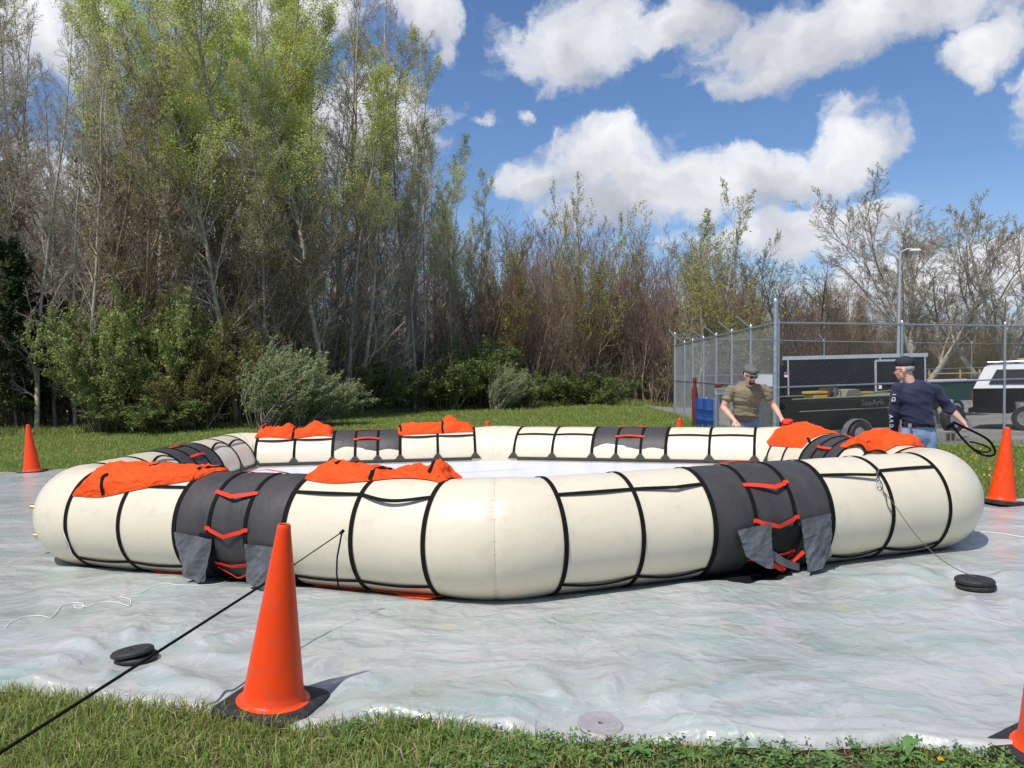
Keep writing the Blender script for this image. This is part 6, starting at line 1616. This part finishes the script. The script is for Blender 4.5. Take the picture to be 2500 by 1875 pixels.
def grass_near():
    rs = np.random.RandomState(3)
    n = 66000; x = rs.uniform(-2.7, 3.2, n); y = rs.uniform(2.75, 4.75, n)
    keep = in_poly_front(x, y, .012); x, y = x[keep], y[keep]
    patch = fbm(x * 1.7 + 3, y * 1.7, 3)
    keep = rs.rand(len(x)) < np.clip(1.15 * sstep(-x, -.75, .35) + .95 * sstep(patch, .35, .62) + .12, 0, 1); x, y, patch = x[keep], y[keep], patch[keep]
    n = len(x); h = (.036 + .060 * rs.rand(n)) * (.6 + .7 * sstep(-x, -.6, .5)) * (.7 + .6 * patch)
    v, f = blades(n, np.stack([x, y], 1), h, .0019 + .0012 * rs.rand(n), .75, rs)
    m = np.repeat((rs.rand(n) < .11).astype(int), 2)
    me = fast_mesh('grass', v, f, [M['grass'], M['straw']], m); link_mesh('grass', me, kind='stuff', label='unmown grass blades in the foreground below the sheet', cat='grass')
    # long blades reaching over the hem
    # thatch of dry stalks
    n = 6500; x = rs.uniform(-2.6, 3.1, n); y = rs.uniform(2.8, 4.6, n); keep = in_poly_front(x, y, -.005) & (rs.rand(n) < .25 + .75 * sstep(fbm(x * 2.2 + 40, y * 2.2), .48, .66)); x, y = x[keep], y[keep]; n = len(x)
    a = rs.uniform(0, 6.28, n); L = rs.uniform(.02, .075, n); z = rs.uniform(.006, .035, n); w = .0012
    p0 = np.stack([x, y, z], 1); p1 = p0 + np.stack([np.cos(a) * L, np.sin(a) * L, rs.normal(0, .010, n)], 1); s = np.stack([-np.sin(a) * w, np.cos(a) * w, 0 * a], 1)
    v = np.stack([p0 - s, p0 + s, p1 + s, p1 - s], 1).reshape(-1, 3); me = fast_mesh('thatch', v, np.arange(n * 4).reshape(-1, 4), [M['straw']])
    link_mesh('dry_thatch', me, kind='stuff', label='dry straw thatch between the weeds below the sheet', cat='thatch')
    # clover and small round-leaved weeds
    n = 16000; x = rs.uniform(-1.6, 3.1, n); y = rs.uniform(2.8, 4.1, n); pt = fbm(x * 2.6 + 9, y * 2.6 + 4, 3)
    keep = in_poly_front(x, y, .0) & (rs.rand(n) < sstep(x, -1.3, -.4) * (.15 + .95 * sstep(pt, .40, .58))); x, y = x[keep], y[keep]; n = len(x)
    hz_ = rs.uniform(.012, .065, n); Vs = []; tilt = rs.normal(0, .35, (n, 2)); a0 = rs.uniform(0, 6.28, n); sz = rs.uniform(.008, .017, n)
    for k in range(3):
        a = a0 + k * 2.094; loc = []
        for (r_, da) in ((0.05, 0), (.75, .52), (1.35, .42), (1.22, 0), (1.35, -.42), (.75, -.52)):
            px_, py_ = np.cos(a + da) * r_ * sz, np.sin(a + da) * r_ * sz; loc.append(np.stack([x + px_, y + py_, hz_ + px_ * tilt[:, 0] + py_ * tilt[:, 1] + .0015 * k], 1))
        Vs.append(np.stack(loc, 1))
    v = np.concatenate(Vs).reshape(-1, 3); f = np.arange(len(v)).reshape(-1, 6)
    me = fast_mesh('clover', v, f, [M['clover']]); link_mesh('clover', me, kind='stuff', label='low clover patch in the foreground below the sheet', cat='clover')
    return rs
rsg = grass_near()
def rosette(x, y, s, nleaf, up_, label):
    """broad-leaved weed: pointed leaves rising from one root"""
    o = empty('broadleaf_weed', (x, y, .0), rnd.uniform(0, 6), label=label, cat='weed', group='broad-leaved weeds along the near hem')
    me = None
    for k in range(nleaf):
        a = k * 2.4 + rnd.uniform(-.3, .3); L = s * rnd.uniform(.7, 1.15); e = up_ * rnd.uniform(.6, 1.25); n = 9; G = np.zeros((n, 3, 3))
        for i in range(n):
            u = i / (n - 1); w = L * .13 * math.sin(math.pi * min(1, u * .96 + .06)) ** .8 + .001; r_ = L * u * math.cos(e * (1 - .5 * u)); z = L * u * math.sin(e * (1 - .75 * u)) + .006
            for j, q in enumerate((-1, 0, 1)): G[i, j] = (math.cos(a) * r_ - math.sin(a) * w * q, math.sin(a) * r_ + math.cos(a) * w * q, z + abs(q) * w * .35)
        b = MB(); b.grid(G); b.build('leaf', M['weed'], o, angle=None)
for x, y, s, n, u_, lab in ((-.33, 3.66, .085, 11, .95, 'tufted weed where the hem lifts right of the front cone'), (.22, 3.50, .075, 9, .8, 'leafy weed left of the grey iron disc'), (.50, 3.47, .10, 10, 1.0, 'tall leafy weed in front of the grey iron disc'),
                            (.72, 3.42, .08, 9, .7, 'broad weed right of the grey iron disc'), (1.60, 3.40, .13, 9, 1.1, 'largest upright broad-leaved weed near the lower right corner'), (1.05, 3.38, .07, 8, .8, 'small flat weed at the hem between disc and right cone'),
                            (-.75, 3.62, .08, 9, .8, 'leafy weed just right of the front cone base'), (-.15, 3.42, .07, 8, .7, 'small weed low in the middle of the foreground'), (-.95, 3.52, .07, 8, .7, 'small weed in front of the front cone base'), (1.95, 3.28, .09, 9, .9, 'weed beside the lower right traffic cone'),
                            (-.60, 3.46, .065, 8, .7, 'small weed low in the foreground right of the front cone'), (.05, 3.56, .06, 8, .6, 'weed flattened against the hem left of the disc'), (1.28, 3.36, .085, 9, .9, 'weed left of the largest upright weed'), (1.45, 3.30, .06, 8, .6, 'low weed in front of the largest upright weed'), (.90, 3.33, .07, 9, .7, 'weed at the bottom edge between disc and right cone'), (.62, 3.34, .07, 8, .8, 'weed at the bottom edge below the disc'), (1.78, 3.33, .06, 8, .8, 'small weed right of the dandelion')):
    rosette(x, y, s, n, u_, lab)
def flower(x, y, h, mt, name, lab, cat):
    o = empty(name, (x, y, 0), label=lab, cat=cat); b = MB(); b.tube([(0, 0, 0), (.004, 0, h * .6), (.002, .003, h)], .0018, 5); b.build('stem', M['weed'], o)
    b = MB()
    for k in range(14):
        a = k * 2.4; r_ = .004 + .009 * (k / 14); b.box((math.cos(a) * r_, math.sin(a) * r_, h + .004 - .003 * (k / 14)), (.007, .005, .006), rot_z(a))
    b.build('petals', M[mt], o, smooth=False)
flower(1.70, 3.32, .035, 'dandelion', 'dandelion', 'single yellow dandelion in the clover below the right hem', 'flower')
flower(.38, 3.50, .060, 'purple', 'purple_flower', 'taller purple flower head in front of the grey iron disc', 'flower')
flower(.45, 3.49, .045, 'purple', 'purple_flower', 'shorter purple flower head in front of the grey iron disc', 'flower')
def lawn():
    rs = np.random.RandomState(8); V, F, Mi, o = [], [], [], 0
    # tufts that get sparser and larger with distance
    n = 95000; Y = 8.5 + (36) * rs.rand(n) ** 1.35; px = rs.uniform(-150, 2650, n); X = (px - 1250) / FPX * Y
    edge = np.interp(px, EDX, EDY); on = Y < edge + 1.0
    yb = np.interp(X, back_pts[:, 0], back_pts[:, 1]); inside = (Y < yb + .02) & ~((X > 5.42) & (Y > 9.55) & (Y < 9.5 + (X - 5.4) * 1.9))
    gravel = (X > 6.3) & (Y > 17.6 - .25 * np.maximum(0, X - 8.9)) & (Y > np.interp(X, [5.9, 8.9, 9.9, 14, 45], [18.3, 17.25, 15.7, 13.6, 9.5]) + .1) & (rs.rand(n) > .05)
    k = on & ~inside & ~gravel; X, Y = X[k], Y[k]; n = len(X)
    pt = fbm(X * .5, Y * .5, 3)
    for q in range(3):
        xx = X + rs.normal(0, .035, n); yy = Y + rs.normal(0, .035, n)
        h = (.035 + .05 * rs.rand(n)) * (.7 + .6 * pt) * (1 + .022 * np.maximum(0, Y - 12)); w = .0028 * (1 + .07 * np.maximum(0, Y - 9))
        v, f = blades(n, np.stack([xx, yy], 1), h, w, .8, rs, gz(xx, yy)); V.append(v); F.append(f + o); Mi.append(np.repeat((rs.rand(n) < .05).astype(int), 2)); o += len(v)
    # taller rough grass along the wood edge
    n = 26000; px = rs.uniform(-150, 1950, n); Y = np.interp(px, EDX, EDY) - rs.rand(n) ** 1.6 * 1.8 + .5; X = (px - 1250) / FPX * Y
    h = rs.uniform(.12, .38, n) * (.5 + fbm(X * .8, Y * .8)); v, f = blades(n, np.stack([X, Y], 1), h, .006 + 0 * h, .7, rs, gz(X, Y)); V.append(v); F.append(f + o); Mi.append(np.repeat((rs.rand(n) < .12).astype(int), 2)); o += len(v)
    # tufts along the fence foot
    n = 5000; t = rs.rand(n); X = 4.9 + .76 * t + rs.normal(-.05, .12, n); Y = 15.5 + 13.4 * t; h = rs.uniform(.06, .22, n); v, f = blades(n, np.stack([X, Y], 1), h, .005 + 0 * h, .7, rs); V.append(v); F.append(f + o); Mi.append(np.repeat((rs.rand(n) < .15).astype(int), 2)); o += len(v)
    me = fast_mesh('lawn_grass', np.concatenate(V), np.concatenate(F), [M['grass_far'], M['straw']], np.concatenate(Mi)); link_mesh('lawn_grass', me, kind='stuff', label='mown lawn grass between the plastic sheet and the wood', cat='grass')
    # dandelions of the field to the right
    n = 420; X = rs.uniform(5.6, 10, n); Y = rs.uniform(9.9, 15.6, n); k = (Y > 9.7 + (X - 5.4) * 1.9) | (X > 7.5); k |= (Y < 9.5 + (X - 5.4) * 1.9) & (Y > 9.8); X, Y = X[k], Y[k]; n = len(X)
    a = nrmz(rs.normal(0, 1, (n, 3)) * [1, 1, .35]); b_ = nrmz(np.cross(a, [0, 0, 1.0])) ; c = np.stack([X, Y, rs.uniform(.03, .07, n)], 1); s = .014
    up3 = np.array([0, 0, 1.0]); v = np.stack([c - a * s, c - b_ * s - up3 * .004, c + a * s, c + b_ * s + up3 * .010], 1).reshape(-1, 3)
    me = fast_mesh('dandelions', v, np.arange(n * 4).reshape(-1, 4), [M['dandelion']]); link_mesh('dandelion_heads', me, kind='stuff', label='scattered yellow dandelion heads in the grass right of the raft', cat='flowers')
lawn()
print('total', round(time.time() - T0, 1), 'objects', len(bpy.data.objects))
